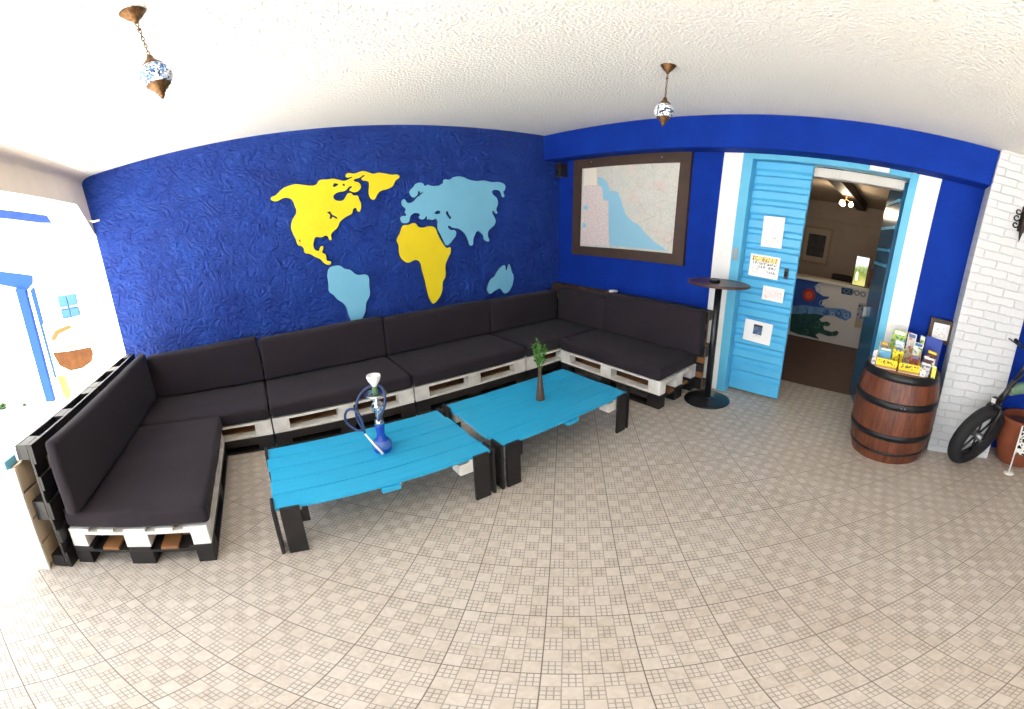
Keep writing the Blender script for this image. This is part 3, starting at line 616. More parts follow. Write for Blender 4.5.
# vase with sprigs
vs = thing('bud_vase', 'slim brown vase holding green sprigs on the right-hand blue table', 'vase', (-1.98, -1.92, .346))
MB().lathe([(.036, 0), (.036, .01), (.028, .09), (.019, .17), (.015, .22), (.017, .26), (.020, .275), (.016, .275), (.012, .22)], 24, cap=False).lathe([(.0, .001), (.036, .001)], 24, cap=False).build('vase_body', mat('brown_glazed_vase', '#5c4334', .35, .2, var=(10, .5, '#3c2b22')), vs)
rr = random.Random(5)
for k in range(9):
    a = rr.uniform(0, 6.283); tip = Vector((math.cos(a) * rr.uniform(.03, .06), math.sin(a) * rr.uniform(.03, .06), rr.uniform(.40, .485)))
    p0 = Vector((math.cos(a) * .006, math.sin(a) * .006, .2)); mb = MB()
    mb.tube([p0, p0.lerp(tip, .5) + Vector((0, 0, .01)), tip], .0018, 5)
    for j in range(16):
        q = p0.lerp(tip, .4 + .6 * j / 15); b_ = rr.uniform(0, 6.283); dv = Vector((math.cos(b_), math.sin(b_), rr.uniform(.3, .9))).normalized() * .030; s_ = dv.cross(Vector((0, 0, 1))).normalized() * .008
        mb.prism([tuple(q), tuple(q + dv * .5 + s_), tuple(q + dv), tuple(q + dv * .5 - s_)], (0, 0, .0012))
    mb.build('sprig', M['leaf'], vs)
# ------------------------------------------------------------------ on the map wall
g = 'continent cut-outs on the blue wall'
for o, lab in ((cutout('continent_art_board', NAw, [h1, h2, h3], M['yellow'], .02, -.004), 'large yellow land cut-out at the upper left of the blue wall'),
               (cutout('continent_art_board', SA, [], M['sky_blue'], .02, -.004), 'light blue land cut-out just above the sofa, below the large yellow one'),
               (cutout('continent_art_board', AF, [], M['yellow'], .02, -.004), 'yellow land cut-out hanging below the wide light blue one'),
               (cutout('continent_art_board', EU, [e1, e2], M['sky_blue'], .02, -.004), 'widest light blue land cut-out, at the upper right of the map wall'),
               (cutout('continent_art_board', AU, [], M['sky_blue'], .02, -.004), 'smallest light blue land cut-out, low near the room corner')):
    tag(o, lab, 'wall map', g)

# ------------------------------------------------------------------ framed road map on the door wall
fm = thing('framed_map', 'large framed coastal road map on the blue door wall', 'map', (0, -1.15, 1.30))
def fq(pts, x, mi, mb): mb.prism([(x, y + 1.15, z - 1.30) for y, z in pts], (.0012, 0, 0), mi)
mb = MB(); fq([(-.40, 2.50), (-1.90, 2.50), (-1.90, 1.38), (-.40, 1.38)], -.024, 0, mb); fq(sea, -.0255, 1, mb); fq(legend, -.027, 2, mb)
fq([(-.49, 2.44), (-.69, 2.435), (-.70, 2.22), (-.48, 2.215)], -.0285, 3, mb)
fq([(-.49, 1.95), (-.56, 1.95), (-.56, 1.90), (-.48, 1.90)], -.0285, 1, mb); fq([(-.47, 1.72), (-.53, 1.72), (-.53, 1.66), (-.47, 1.66)], -.0285, 1, mb)
mb.build('map_print', [M['map_land'], M['map_sea'], M['map_table'], M['map_paper']], fm)
MB().box(-.022, -.001, -.80, .80, .03, 1.24).build('backing_board', M['dark_frame'], fm)
for nm, q in (('frame_board', [(-.32, 2.565), (-1.975, 2.58), (-1.85, 2.455), (-.45, 2.445)]), ('frame_board', [(-.30, 1.30), (-1.99, 1.31), (-1.845, 1.43), (-.435, 1.415)]),
              ('frame_board', [(-.32, 2.565), (-.45, 2.445), (-.435, 1.415), (-.30, 1.30)]), ('frame_board', [(-1.975, 2.58), (-1.99, 1.31), (-1.845, 1.43), (-1.85, 2.455)])):
    MB().prism([(-.045, y + 1.15, z - 1.30) for y, z in q], (.044, 0, 0)).build(nm, M['dark_frame'], fm)
for y in (-.62, -1.62):
    o = MB().lathe([(.010, 0), (.008, .004)], 10, (0, 0, 0)).build('screw_cap', M['steel'], fm, loc=(-.045, y + 1.15, 1.22)); o.rotation_euler = (0, R(-90), 0)

sp = thing('wall_speaker', 'small dark box speaker high in the corner beside the framed map', 'speaker', (-.07, -.13, 2.35))
MB().box(-.07, .05, -.05, .05, 0, .19, .008).build('cabinet', mat('dark_speaker_case', '#2c2320', .5), sp)
o = MB().lathe([(.04, 0), (.036, .008), (.015, .003)], 20).build('cone', M['black'], sp, loc=(-.07, 0, .07)); o.rotation_euler = (0, R(-90), 0)
o = MB().lathe([(.018, 0), (.014, .006)], 16).build('tweeter', M['black'], sp, loc=(-.07, 0, .15)); o.rotation_euler = (0, R(-90), 0)
MB().box(.05, .069, -.02, .02, .07, .13).build('bracket', M['steel'], sp)

# ------------------------------------------------------------------ hanging lanterns
def lantern(x, y, m, label):
    t = thing('hanging_lantern', label, 'lamp', (x, y, 2.93), (0, 0, 0), 'mosaic lanterns on the ceiling')
    MB().lathe([(.046, 0), (.050, -.004), (.044, -.012), (.034, -.030), (.028, -.040), (.014, -.056), (.008, -.070)], 28).build('ceiling_rose', M['bronze'], t)
    ch = MB(); z = -.068; k = 0
    while z > -.255:
        a = Vector((1, 0, 0)) if k % 2 == 0 else Vector((0, 1, 0))
        ch.tube([a * (.0055 * math.cos(q)) + Vector((0, 0, z - .011 + .013 * math.sin(q))) for q in [2 * math.pi * i / 10 for i in range(10)]], .0022, 6, True)
        z -= .021; k += 1
    ch.build('chain', M['bronze'], t)
    ch = MB().lathe([(.004, -.10), (.009, -.108), (.004, -.116)], 12); ch.build('chain_bead', M['bronze'], t)
    MB().lathe([(.006, -.255), (.012, -.265), (.014, -.278), (.030, -.298), (.040, -.308), (.041, -.316)], 28).build('top_cap', M['bronze'], t)
    MB().lathe([(.040, -.314), (.053, -.330), (.062, -.356), (.063, -.372), (.058, -.392), (.045, -.412)], 32, cap=False).build('globe', m, t, smooth=True)
    MB().lathe([(.046, -.408), (.047, -.414), (.034, -.424), (.034, -.432), (.022, -.440), (.020, -.450), (.012, -.456), (.014, -.464), (.004, -.482)], 28).build('bottom_cap', M['bronze'], t)
lantern(-4.08, -2.58, M['mosaic_blue'], 'hanging blue and white mosaic lantern on the ceiling above the hookah table')
lantern(-1.525, -2.60, M['mosaic_dark'], 'hanging black and white mosaic lantern on the ceiling near the framed map')

# ------------------------------------------------------------------ tall bar table
bt = thing('bar_table', 'tall round bar table with a brown top and black pedestal beside the door', 'table', (-.335, -2.58, 0))
MB().lathe([(.235, 0), (.24, .008), (.225, .016), (.10, .026), (.045, .034), (.036, .05)], 48).build('base', M['black'], bt)
MB().lathe([(.034, .04), (.034, 1.21)], 24).build('column', M['black'], bt)
MB().lathe([(.11, 1.202), (.11, 1.214)], 24).build('mounting_plate', M['black'], bt)
MB().lathe([(.300, 1.214), (.306, 1.218), (.306, 1.234), (.300, 1.239)], 56).build('table_top', M['brown_top'], bt)
at_ = thing('ashtray', 'small round dark ashtray on the bar table', 'ashtray', (-.40, -2.56, 1.2392))
MB().lathe([(.040, 0), (.052, .004), (.055, .03), (.049, .03), (.045, .010), (.001, .008)], 24, cap=False).lathe([(.0, .0005), (.041, .0005)], 24, cap=False).build('bowl', M['black'], at_)
MB().lathe([(.054, .030), (.057, .034), (.048, .036), (.046, .031)], 24, cap=False).build('rim', M['steel'], at_)

# ------------------------------------------------------------------ barrel and what stands on it
br = thing('wooden_barrel', 'red-brown wooden barrel with black hoops by the white brick pillar', 'barrel', (-.40, -4.425, 0))
def brad(z):
    u = (z - .41) / .41; return .376 - .052 * u * u
zs = [0, .06, .12, .2, .3, .39, .48, .58, .66, .74, .79, .82]
MB().lathe([(brad(z), z) for z in zs] + [(brad(.82) - .025, .82), (brad(.79) - .025, .80)], 64, cap=False).lathe([(0, .002), (brad(0), .002)], 64, cap=False).build('staves', M['staves'], br)
MB().lathe([(.001, .816), (brad(.82) - .026, .816)], 48, cap=False).build('lid', M['raw_wood'], br)
for z0, z1 in ((.755, .823), (.525, .59), (.235, .295), (.085, .115)):
    hb = MB().lathe([(brad(z0) - .004, z0), (brad(z0) + .006, z0 + .002), (brad((z0 + z1) / 2) + .0065, (z0 + z1) / 2), (brad(z1) + .006, z1 - .002), (brad(z1) - .004, z1)], 64, cap=False).build('hoop', M['hoop'], br)
    if z0 > .4 and z0 < .6:
        r_ = brad(.557) + .007
        for da in (-.02, .02):
            MB().lathe([(.008, 0), (.006, .006), (.001, .008)], 10).build('rivet', M['steel'], hb, loc=(r_ * math.cos(math.pi + .12 + da * 2), r_ * math.sin(math.pi + .12 + da * 2), .557)).rotation_euler = (0, R(-90), 0)
ZB = .8175
def tray(y0, y1, x0, label, front):
    t = thing('leaflet_tray', label, 'tray', (x0, (y0 + y1) / 2, ZB), (0, 0, 0), 'leaflet trays on the barrel')
    w_ = (y1 - y0) / 2; D = .36
    MB().box(0, D, -w_, w_, 0, .006).build('bottom', M['paper'], t)
    MB().box(-.002, .02, -w_, w_, .006, .026, .001).build('riser', mat('ochre_card', '#c58f35', .6), t)
    f = MB().box(-.002, .004, -w_, w_, .0265, .086, .001).build('front_panel', M['yellow'], t)
    MB().box(-.0032, -.001, -w_ * .85, w_ * .85, .038, .076).build('print_strip', front, f)
    for s_ in (-1, 1): MB().prism([(.004, s_ * w_, .006), (D, s_ * w_, .006), (D, s_ * w_, .16), (.004, s_ * w_, .08)], (0, -s_ * .004, 0)).build('side_panel', M['yellow'], t)
FY = m_print('black_on_yellow_print', '#f2d321', '#57490f', 60, 60, .53)
tray(-4.352, -4.175, -.61, 'yellow fronted leaflet tray on the barrel, nearer the door', FY)
tray(-4.545, -4.368, -.625, 'yellow fronted leaflet tray on the barrel, nearer the brick pillar', FY)
LF = [  # quad (y, z), x, thickness, print, label
    ('leaflet_card', [(-4.27, 1.11), (-4.40, 1.10), (-4.39, 1.02), (-4.26, 1.03)], -.268, .006, ('#b9d04a', '#3f8f9a', 40, 40), 'yellow-green card with a blue border standing at the back of the barrel'),
    ('magazine', [(-4.41, 1.11), (-4.49, 1.10), (-4.50, .96), (-4.41, .97)], -.285, .010, ('#d7d2cc', '#c98a6a', 22, 26), 'pale grey magazine standing beside the yellow-green card'),
    ('leaflet', [(-4.53, 1.10), (-4.575, 1.09), (-4.57, 1.03), (-4.53, 1.03)], -.262, .008, ('#c9d6a4', '#7f9f5f', 30, 30), 'narrow pale green leaflet standing left of the blue folder'),
    ('folder', [(-4.585, 1.11), (-4.74, 1.085), (-4.735, .95), (-4.58, .99)], -.262, .030, None, 'plain dark blue folder standing on the barrel under the notice box'),
    ('leaflet', [(-4.31, 1.04), (-4.39, 1.03), (-4.38, .96), (-4.31, .98)], -.40, .006, ('#9fd0ea', '#e9f1f4', 30, 30), 'light blue leaflet below the yellow-green card'),
    ('leaflet', [(-4.30, 1.00), (-4.40, .99), (-4.39, .92), (-4.30, .93)], -.49, .006, ('#f3df24', '#8a7a1c', 45, 45), 'bright yellow leaflet in the middle of the barrel display'),
    ('leaflet', [(-4.185, .975), (-4.29, .975), (-4.28, .89), (-4.18, .89)], -.53, .012, ('#6fb0de', '#5f9f8a', 18, 18), 'wide sky blue leaflet in the tray nearer the door'),
    ('magazine', [(-4.185, 1.01), (-4.255, 1.0), (-4.255, .95), (-4.185, .95)], -.43, .008, ('#b98a72', '#5c4a58', 30, 30), 'magazine with a brownish cover behind the wide sky blue leaflet'),
    ('leaflet', [(-4.135, .94), (-4.17, .955), (-4.17, .87), (-4.135, .86)], -.56, .012, ('#d9dbe4', '#8d86b0', 40, 40), 'pale lilac leaflet at the edge of the barrel nearest the door'),
    ('leaflet', [(-4.455, .97), (-4.54, .96), (-4.525, .89), (-4.45, .91)], -.57, .010, ('#b0552f', '#7a3a22', 20, 20), 'rust red leaflet in the tray nearer the brick pillar'),
    ('leaflet', [(-4.555, .94), (-4.64, .93), (-4.625, .87), (-4.555, .88)], -.62, .010, ('#c4c4cc', '#6a6a78', 36, 36), 'grey patterned leaflet right of the rust red one'),
    ('magazine', [(-4.60, 1.02), (-4.70, 1.00), (-4.69, .96), (-4.60, .97)], -.43, .010, ('#3a2a2a', '#9a4636', 26, 30), 'dark magazine with a red patch in front of the blue folder'),
    ('magazine', [(-4.57, .975), (-4.68, .96), (-4.67, .92), (-4.57, .93)], -.51, .010, ('#5a3a3c', '#d8d2d0', 16, 30), 'dark brown magazine with a pale edge, below the red patched one'),
    ('leaflet', [(-4.475, 1.05), (-4.565, 1.04), (-4.55, .98), (-4.475, .99)], -.37, .010, ('#dfe4d6', '#5f7a5c', 26, 26), 'white and green leaflet between the grey magazine and the blue folder'),
    ('leaflet', [(-4.65, .935), (-4.69, .92), (-4.685, .85), (-4.65, .85)], -.63, .008, ('#dbe05a', '#a9b03a', 36, 36), 'lime yellow leaflet at the rim nearest the brick pillar'),
    ('leaflet', [(-4.55, .895), (-4.61, .885), (-4.60, .85), (-4.55, .86)], -.64, .006, ('#eceae6', '#6c6c74', 50, 50), 'low white leaflet at the front rim right of the yellow trays')]
for i, (nm, q, x, th, pr, lab) in enumerate(LF):
    x = x + .05; q = [(y_, z_ - .012) for y_, z_ in q]
    intray = nm in ('leaflet', 'magazine') and x < -.33 and q[0][0] > -4.545 and not (q[0][0] > -4.17)
    zb = ZB + (.007 if intray else .0005)
    (ya, za), (yb, zb_), (yc, zc), (yd, zd) = q
    lean = .05 if x < -.3 else .02
    m = M['blue_folder'] if pr is None else m_print('cover_print_%s' % pr[0].strip('#'), pr[0], pr[1], pr[2], pr[3], .52)
    cy = (ya + yb) / 2
    hgt = za - zb
    pts = [(lean, ya - cy, za - zb), (lean, yb - cy, zb_ - zb), (0, yc - cy, 0), (0, yd - cy, 0)]
    t = thing(nm, lab, 'folder' if nm == 'folder' else ('magazine' if nm == 'magazine' else 'leaflet'), (x - lean * .8, cy, zb), (0, 0, 0), 'leaflets and magazines on the barrel')
    c = MB().prism(pts, (th, 0, 0)).build('cover', m, t)
    if pr is not None:
        def L_(u, v): # point on the front face
            a_ = Vector(pts[3]).lerp(Vector(pts[0]), v); b_ = Vector(pts[2]).lerp(Vector(pts[1]), v); return tuple(a_.lerp(b_, u))
        MB().prism([L_(.12, .97), L_(.88, .97), L_(.88, .86), L_(.12, .86)], (-.0012, 0, 0)).build('title_strip', mat('title_%d' % i, ('#f4f4f0', '#4a6fac', '#e8e4da', '#e0c840')[i % 4], .5), t)
nb = thing('notice_box', 'brown wooden box frame with a white notice, on the blue wall beside the brick pillar', 'notice box', (-.002, -4.71, 1.0))
MB().box(-.07, 0, -.11, .11, .02, .255, .006).build('box', M['dark_frame'], nb)
MB().box(-.0735, -.0705, -.085, .07, .06, .215).build('notice_sheet', M['paper'], nb)
MB().box(-.0745, -.0733, -.07, .055, .08, .19).build('print_block', PR, nb)

# ------------------------------------------------------------------ wrought iron holder on the brick
sc_ = thing('iron_sconce', 'black wrought iron ornament with scrolls and a spike on the white brick pillar', 'ornament', (-.312, -5.17, 2.12))
iron = mat('dark_wrought_iron', '#2b211d', .5, .5)
MB().lathe([(.001, 0), (.010, .05), (.022, .12), (.034, .17), (.040, .20), (.030, .24), (.034, .28), (.020, .33), (.004, .36)], 14, (-.042, 0, .0)).build('spike', iron, sc_)
MB().box(-.02, 0, -.035, .035, .10, .34, .008).build('back_plate', iron, sc_)
for s_ in (-1, 1):
    for z, r_ in ((.15, .030), (.215, .034), (.275, .030)):
        pts = [(-.03, s_ * (.028 + .012 + r_ * (1 - .07 * k) * math.cos(math.pi + k * .75) + r_ * .8), z + r_ * (1 - .07 * k) * math.sin(math.pi + k * .75)) for k in range(9)]
        MB().tube([(-.03, s_ * .01, z)] + pts, .007, 8).build('scroll', iron, sc_)

# ------------------------------------------------------------------ fat-tyred bicycle at the right edge
bk = thing('fat_tyre_bicycle', 'black fat-tyred bicycle with a sage green frame at the right edge', 'bicycle', (-.5, -5.2, 0))
th, ln = R(132), R(15)
hh = Vector((math.cos(th), math.sin(th), 0)); n0 = Vector((-hh.y, hh.x, 0)); up = Vector((0, 0, math.cos(ln))) + n0 * math.sin(ln); nn = up.cross(hh)
def wheel(name, c, hh, up, nn, Rw=.272, rw=.062):
    def ring(rad, k=48, off=0): return [c + hh * (rad * math.cos(2 * math.pi * i / k)) + up * (rad * math.sin(2 * math.pi * i / k)) + nn * off for i in range(k)]
    w_ = MB().tube(ring(Rw), rw, 14, True).build(name, M['black_rubber'], bk)
    MB().tube(ring(Rw - .052), .013, 8, True).build('rim', M['black'], w_)
    sp_ = MB()
    for k in range(6):
        a = 2 * math.pi * k / 6 + .3; e = hh * math.cos(a) + up * math.sin(a); sp_.tube([c + e * .03, c + e * (Rw - .05)], .011, 8)
    sp_.build('spokes', M['black'], w_)
    MB().tube([c - nn * .07, c + nn * .07], .035, 16).build('hub', M['steel'], w_)
c0 = Vector((0, 0, .325))
wheel('front_wheel', c0, hh, up, nn)
wheel('rear_wheel', Vector((.06, -1.12, .31)), Vector((0, 1, 0)), Vector((0, 0, 1)), Vector((1, 0, 0)))
crown = c0 + up * .34 - hh * .06; head = c0 + up * .60 - hh * .14; stem = c0 + up * .88 - hh * .22
f = MB()
for s_ in (-1, 1): f.tube([c0 + nn * .075 * s_, c0 + up * .30 + nn * .072 * s_ - hh * .05, crown + nn * .05 * s_], .017, 10)
f.tube([crown + nn * .06, crown - nn * .06], .022, 10); f.build('fork', M['black'], bk)
MB().tube([crown, head], .028, 12).build('head_tube', M['black'], bk)
MB().tube([head, stem], .016, 10).build('stem', M['black'], bk)
hb = MB().tube([stem + nn * .33 - hh * .10, stem + nn * .15, stem, stem - nn * .15, stem - nn * .33 - hh * .10], .012, 10).build('handlebar', M['black'], bk)
for s_ in (-1, 1):
    MB().tube([stem + nn * .20 * s_ - hh * .02, stem + nn * .34 * s_ - hh * .105], .019, 10).build('grip', M['black_rubber'], hb)
    MB().tube([stem + nn * .16 * s_ + hh * .03, stem + nn * .28 * s_ + hh * .03], .007, 8).build('brake_lever', M['black'], hb)
MB().tube(catmull([stem + hh * .03 + nn * .12, stem + hh * .14 - up * .10 + nn * .1, crown + hh * .17 + up * .16 + nn * .06, crown + hh * .08 + nn * .05], 6), .007, 8).build('brake_cable', M['black'], bk)
hl = MB().box(-.035, .035, -.03, .03, -.03, .03, .008).build('headlight', M['black'], bk, loc=crown + hh * .06 + up * .06); hl.rotation_euler = (0, 0, th - R(90))
MB().box(-.028, .028, .03, .036, -.022, .022, .002).build('lens', M['plastic_white'], hl)
MB().tube(catmull([head - up * .10, Vector((.03, -.50, .86)), Vector((.05, -.78, .62)), Vector((.06, -1.0, .52))], 6), .055, 12).build('frame', M['green_frame'], bk)
MB().tube([Vector((.05, -.78, .50)), Vector((.05, -.90, .95))], .02, 10).build('seat_post', M['black'], bk)
rounded_block('saddle', M['black_rubber'], .20, .34, .09, .035, bk, (.05, -.92, .98), .01, 2)
f = MB()
for s_ in (-1, 1): f.tube([Vector((.05 + .05 * s_, -.75, .45)), Vector((.06 + .075 * s_, -1.12, .31))], .014, 8)
f.build('chain_stay', M['green_frame'], bk)

# planter and spotted cloth behind the wheel
pl = thing('terracotta_planter', 'large terracotta planter behind the bicycle wheel', 'planter', (-.27, -5.72, 0))
MB().lathe([(.16, 0), (.19, .02), (.235, .18), (.25, .34), (.235, .43), (.245, .45), (.245, .49), (.215, .49), (.205, .42), (.001, .42)], 40, cap=False).lathe([(0, .001), (.16, .001)], 40, cap=False).build('pot', M['terracotta'], pl)
MB().lathe([(.001, .425), (.206, .425)], 32, cap=False).build('soil', M['int_floor'], pl)
cl = thing('spotted_banner', 'black and white spotted cloth banner on a thin white stick by the planter', 'banner', (-.58, -5.57, 0))
MB().tube([(0, 0, .012), (.02, -.015, .50)], .008, 8).build('stick', M['plastic_white'], cl)
MB().lathe([(.05, 0), (.05, .008), (.01, .014)], 20).build('foot', M['plastic_white'], cl)
bm = MB(); nx = 12
top = [(.02 + .02 * math.sin(i * .9), -.012 - .30 * i / nx, .47 - .01 * math.sin(i)) for i in range(nx + 1)]; bot = [(.012 + .03 * math.sin(i * .9 + .4), -.010 - .29 * i / nx, .20) for i in range(nx + 1)]
for i in range(nx): bm.prism([top[i], top[i + 1], bot[i + 1], bot[i]], (.003, 0, 0))
bm.build('cloth', M['leopard'], cl)
MB().tube([top[-1], bot[-1], (.02, bot[-1][1], .0)], .008, 8).build('stick', M['plastic_white'], cl)

# ------------------------------------------------------------------ reception room seen through the door
ct = thing('reception_counter', 'white reception counter painted with blue and green waves and a red sun', 'counter', (3.225, -3.05, 0))
MB().box(0, .5, -.80, .80, .002, 1.055, .004).build('front_box', mat('white_counter_paint', '#d9d3cc', .5), ct)
MB().box(-.03, .55, -.83, .83, 1.055, 1.10, .006).build('worktop', mat('pale_worktop', '#d8d4c4', .4), ct)
def mural(nm, pts, m, d): MB().prism([(0, y + 3.05, z) for y, z in pts], (-d, 0, 0)).build(nm, m, ct)
def smooth(pts, k=4): 
    P = [(y, z, 0) for y, z in pts]; Q = catmull([P[-1]] + P + P[:2], k)[k:-k]
    return [(p.x, p.y) for p in Q[:-1]]
mural('painted_sky', mural_sky, mat('mural_deep_blue', '#2453a8', .5, var=(4, .7, '#163a80')), .003)
mural('painted_wave', mural_wave, mat('mural_wave_blue', '#6f9fd0', .5, var=(9, .7, '#3a66a8')), .005)
mural('painted_wave', mural_green, mat('mural_sea_green', '#1f5a48', .5, var=(9, .8, '#12333f')), .007)
cyc = [(-2.72 + .115 * math.cos(a), .79 + .115 * math.sin(a)) for a in [2 * math.pi * i / 28 for i in range(28)]]
mural('painted_sun', cyc, mat('mural_red', '#b4301f', .5), .008)
mural('painted_sun', [(-2.72 + (y + 2.72) * .6, .79 + (z - .79) * .6) for y, z in cyc], mat('mural_orange_red', '#e0603a', .5), .010)
mural('dark_panel', [(-3.277, 1.04), (-3.48, 1.045), (-3.48, .93), (-3.29, .925)], mat('mural_navy', '#1d2c42', .5), .003)
sw = mat('mural_pale_blue', '#9fc0e0', .5); sg = mat('mural_leaf_green', '#3f7f4a', .5); sn = mat('mural_navy_line', '#1c3f86', .5)
for yc, zc, r0, a0, n_, m_, d_ in ((-2.86, .92, .07, .5, 10, sw, 1), (-2.98, .70, .06, 3.5, 10, sw, 1), (-3.08, .55, .045, 0, 12, sn, -1), (-3.30, .56, .06, 1, 13, sn, 1), (-3.44, .56, .055, 2, 13, sw, 1), (-3.20, .53, .04, 4, 10, sw, -1), (-2.70, .48, .06, 1, 10, sn, 1), (-3.14, .34, .045, 0, 10, sg, -1), (-3.29, .20, .05, 3.4, 11, sg, 1), (-2.95, .28, .07, 1.5, 9, sg, 1), (-2.70, .25, .06, 4, 9, sn, -1), (-2.78, .12, .05, .5, 9, sg, 1)):
    MB().tube([(-.009, yc + 3.05 + r0 * (1 - k * .045) * math.cos(a0 + d_ * k * .5), zc + r0 * (1 - k * .045) * math.sin(a0 + d_ * k * .5)) for k in range(n_)], .009, 6).build('painted_curl', m_, ct)
lt = mat('mural_teal', '#4f86a4', .5); lg_ = mat('mural_grey', '#7e8a92', .5)
for yc, m_, r0 in ((-3.37, lt, .05), (-3.46, lt, .045), (-3.56, lg_, .05), (-3.67, lg_, .05)):
    MB().tube([(-.004, yc + 3.05 + r0 * (1 - k * .03) * math.cos(k * .5), .985 + r0 * (1 - k * .03) * math.sin(k * .5)) for k in range(14)], .010, 6).build('painted_curl', m_, ct)
lp = thing('wall_leaflet_holder', 'narrow leaflet holder with coloured cards hanging on the reception counter', 'leaflet holder', (3.21, -3.69, .39))
MB().box(-.02, .012, -.065, .06, 0, .44, .004).build('holder', M['clear_glass'], lp)
MB().box(-.012, -.004, -.058, .055, .12, .43).build('card', m_print('card_print', '#cfc4c0', '#3a3f5c', 20, 20), lp)
MB().box(-.016, -.012, -.058, .055, .0, .11).build('card', mat('yellow_card', '#d8b45a', .5), lp)
ds = thing('display_screen', 'bright upright display screen with a tree picture on the reception counter', 'screen', (3.33, -3.55, 1.10))
MB().box(-.01, .03, -.125, .125, 0, .55, .004).build('case', M['black'], ds)
def m_screen():
    t = NT('lit_screen_picture'); v = t.coord('Object'); s = t.n('ShaderNodeSeparateXYZ'); t.l(v, s.inputs[0])
    nz = t.noise(t.coord('Object', scale=(1, 1, .5)), 16, 4)
    f = t.math('ADD', s.outputs[2], t.math('MULTIPLY', nz, .30))
    c = t.ramp(f, [(.22, lin('#b9b06a')), (.30, lin('#8d9440')), (.42, lin('#6a7a35')), (.50, lin('#9fae7c')), (.56, lin('#e6eef2'))])
    t.l(c, t.b.inputs['Emission Color']); t.b.inputs['Emission Strength'].default_value = .9; t.b.inputs['Base Color'].default_value = (0, 0, 0, 1); return t.m
p_ = MB().box(-.014, -.0102, -.110, .110, .02, .53).build('picture', m_screen(), ds)
MB().prism([(-.0142, .03 + y, z) for y, z in ((.0, .10), (.045, .10), (.05, .22), (.03, .27), (.005, .24))], (-.001, 0, 0)).build('white_figure', mat('lit_white_figure', '#000000', .5, emit=('#f1ead8', .9)), ds)
wb = thing('wooden_organiser', 'brown wooden organiser box on the counter beside the display screen', 'box', (3.36, -3.76, 1.10))
MB().box(0, .2, -.07, .07, 0, .03).box(0, .2, -.07, -.05, .03, .34).box(0, .2, .05, .07, .03, .34).box(.18, .2, -.05, .05, .03, .34).build('box', M['raw_wood'], wb)
MB().box(.005, .175, -.049, .049, .16, .18).build('shelf', M['raw_wood'], wb)
MB().box(.004, .06, -.04, .04, .18, .28).build('drawer', mat('dark_red_box', '#7d3328', .5), wb)
pc = thing('framed_picture', 'dark framed picture with a pale mount on the indoor back wall', 'picture', (5.297, -2.27, 1.25))
MB().box(-.03, 0, -.33, .33, 0, .86, .004).build('frame', mat('wood_frame', '#a58c70', .5), pc)
MB().box(-.033, -.0302, -.28, .28, .05, .81).build('mount', mat('pale_mount', '#bfae98', .7), pc)
MB().box(-.036, -.0332, -.20, .20, .17, .68).build('image', mat('dark_picture', '#2c2c30', .4, var=(8, .7, '#58534c')), pc)
oc = thing('desk_chair', 'black desk chair behind the reception counter', 'chair', (4.1, -3.15, .002))
rounded_block('backrest', M['black_rubber'], .08, .50, .56, .035, oc, (.18, 0, .90), .01, 3)
rounded_block('seat', M['black_rubber'], .48, .48, .09, .04, oc, (-.06, 0, .48), .01, 4)
MB().box(.14, .20, -.03, .03, .42, .70).lathe([(.03, .06), (.03, .44)], 16).build('post', M['black'], oc)
for k in range(5):
    a = 2 * math.pi * k / 5; lg = MB().tube([(0, 0, .09), (.28 * math.cos(a), .28 * math.sin(a), .055)], .02, 8).build('leg', M['black'], oc)
    MB().lathe([(.022, 0), (.022, .045)], 12, (.28 * math.cos(a), .28 * math.sin(a), 0)).build('caster', M['black'], lg)
ch = thing('chandelier', 'small ceiling lamp with three glowing bulbs beside the dark indoor beam', 'lamp', (2.5, -3.19, 2.56))
MB().lathe([(.05, 0), (.05, -.012), (.012, -.03), (.010, -.06)], 20).build('ceiling_rose', M['bronze'], ch)
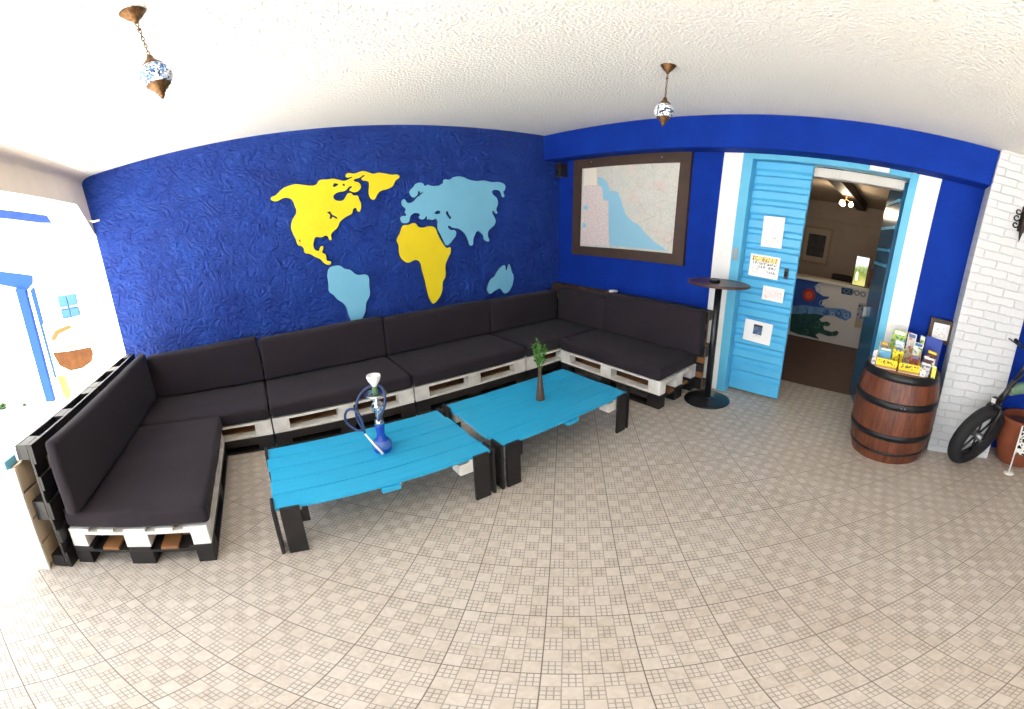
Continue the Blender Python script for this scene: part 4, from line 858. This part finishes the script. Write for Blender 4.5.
for k in range(3):
    a = 2 * math.pi * k / 3 + .5; e = Vector((math.cos(a), math.sin(a), 0))
    ar = MB().tube([Vector((0, 0, -.05)), e * .05 + Vector((0, 0, -.075)), e * .085 + Vector((0, 0, -.085))], .007, 8).build('lamp_arm', M['bronze'], ch)
    MB().lathe([(.004, 0), (.016, -.012), (.030, -.035), (.034, -.055), (.026, -.078), (.002, -.09)], 16, tuple(e * .09 + Vector((0, 0, -.08)))).build('bulb', mat('glowing_bulb_%d' % k, '#fff2d8', .4, emit=('#ffd9a0', 14.0)), ar, smooth=True)

# ------------------------------------------------------------------ light
def lamp(name, typ, loc, energy, color=(1, 1, 1), **kw):
    l = bpy.data.lights.new(name, typ); l.energy = energy; l.color = color
    for k, v in kw.items(): setattr(l, k, v)
    o = bpy.data.objects.new(name, l); col.objects.link(o); o.location = loc; return o
sun_ = lamp('sun', 'SUN', (0, -10, 12), 19.0, (1, .96, .90), angle=R(.53))
to = Vector((.2, -.95, 0)).normalized() * math.cos(R(65)) + Vector((0, 0, math.sin(R(65))))
sun_.rotation_euler = to.to_track_quat('Z', 'Y').to_euler()
lamp('chandelier_light', 'POINT', (2.5, -3.19, 2.40), 10, (1, .82, .6), shadow_soft_size=.06)
wd = bpy.data.worlds.new('sky'); scene.world = wd; wd.use_nodes = True
bg = wd.node_tree.nodes['Background']; bg.inputs[0].default_value = (.78, .88, 1.0, 1); bg.inputs[1].default_value = 1.9

# ------------------------------------------------------------------ camera: the phone panorama's own projection
cam = bpy.data.cameras.new('camera'); co = bpy.data.objects.new('camera', cam); col.objects.link(co); scene.camera = co
FP, CX, CY = 407.6258, 512 + 25.535, 354.5 - 20.6924
cam.type = 'PANO'; cam.panorama_type = 'EQUIRECTANGULAR'
cam.longitude_min = -CX / FP; cam.longitude_max = (1024 - CX) / FP
cam.latitude_max = CY / FP; cam.latitude_min = -(709 - CY) / FP
rt, upv, fw = Vector((0.7662, -0.6425, -0.0122)), Vector((0.1844, 0.2016, 0.962)), Vector((0.6156, 0.7393, -0.2729))
m3 = Matrix((rt, upv, -fw)).transposed()
co.matrix_world = Matrix.Translation((-3.9072, -4.2104, 1.7449)) @ m3.to_4x4()
cam.clip_start = .05; cam.clip_end = 200

scene.view_settings.view_transform = 'Standard'; scene.view_settings.look = 'None'
scene.view_settings.gamma = 1.0; scene.view_settings.use_curve_mapping = False
scene.view_settings.exposure = 1.05
scene.cycles.max_bounces = 10; scene.cycles.diffuse_bounces = 6; scene.cycles.use_denoising = True
scene.cycles.sample_clamp_indirect = 8
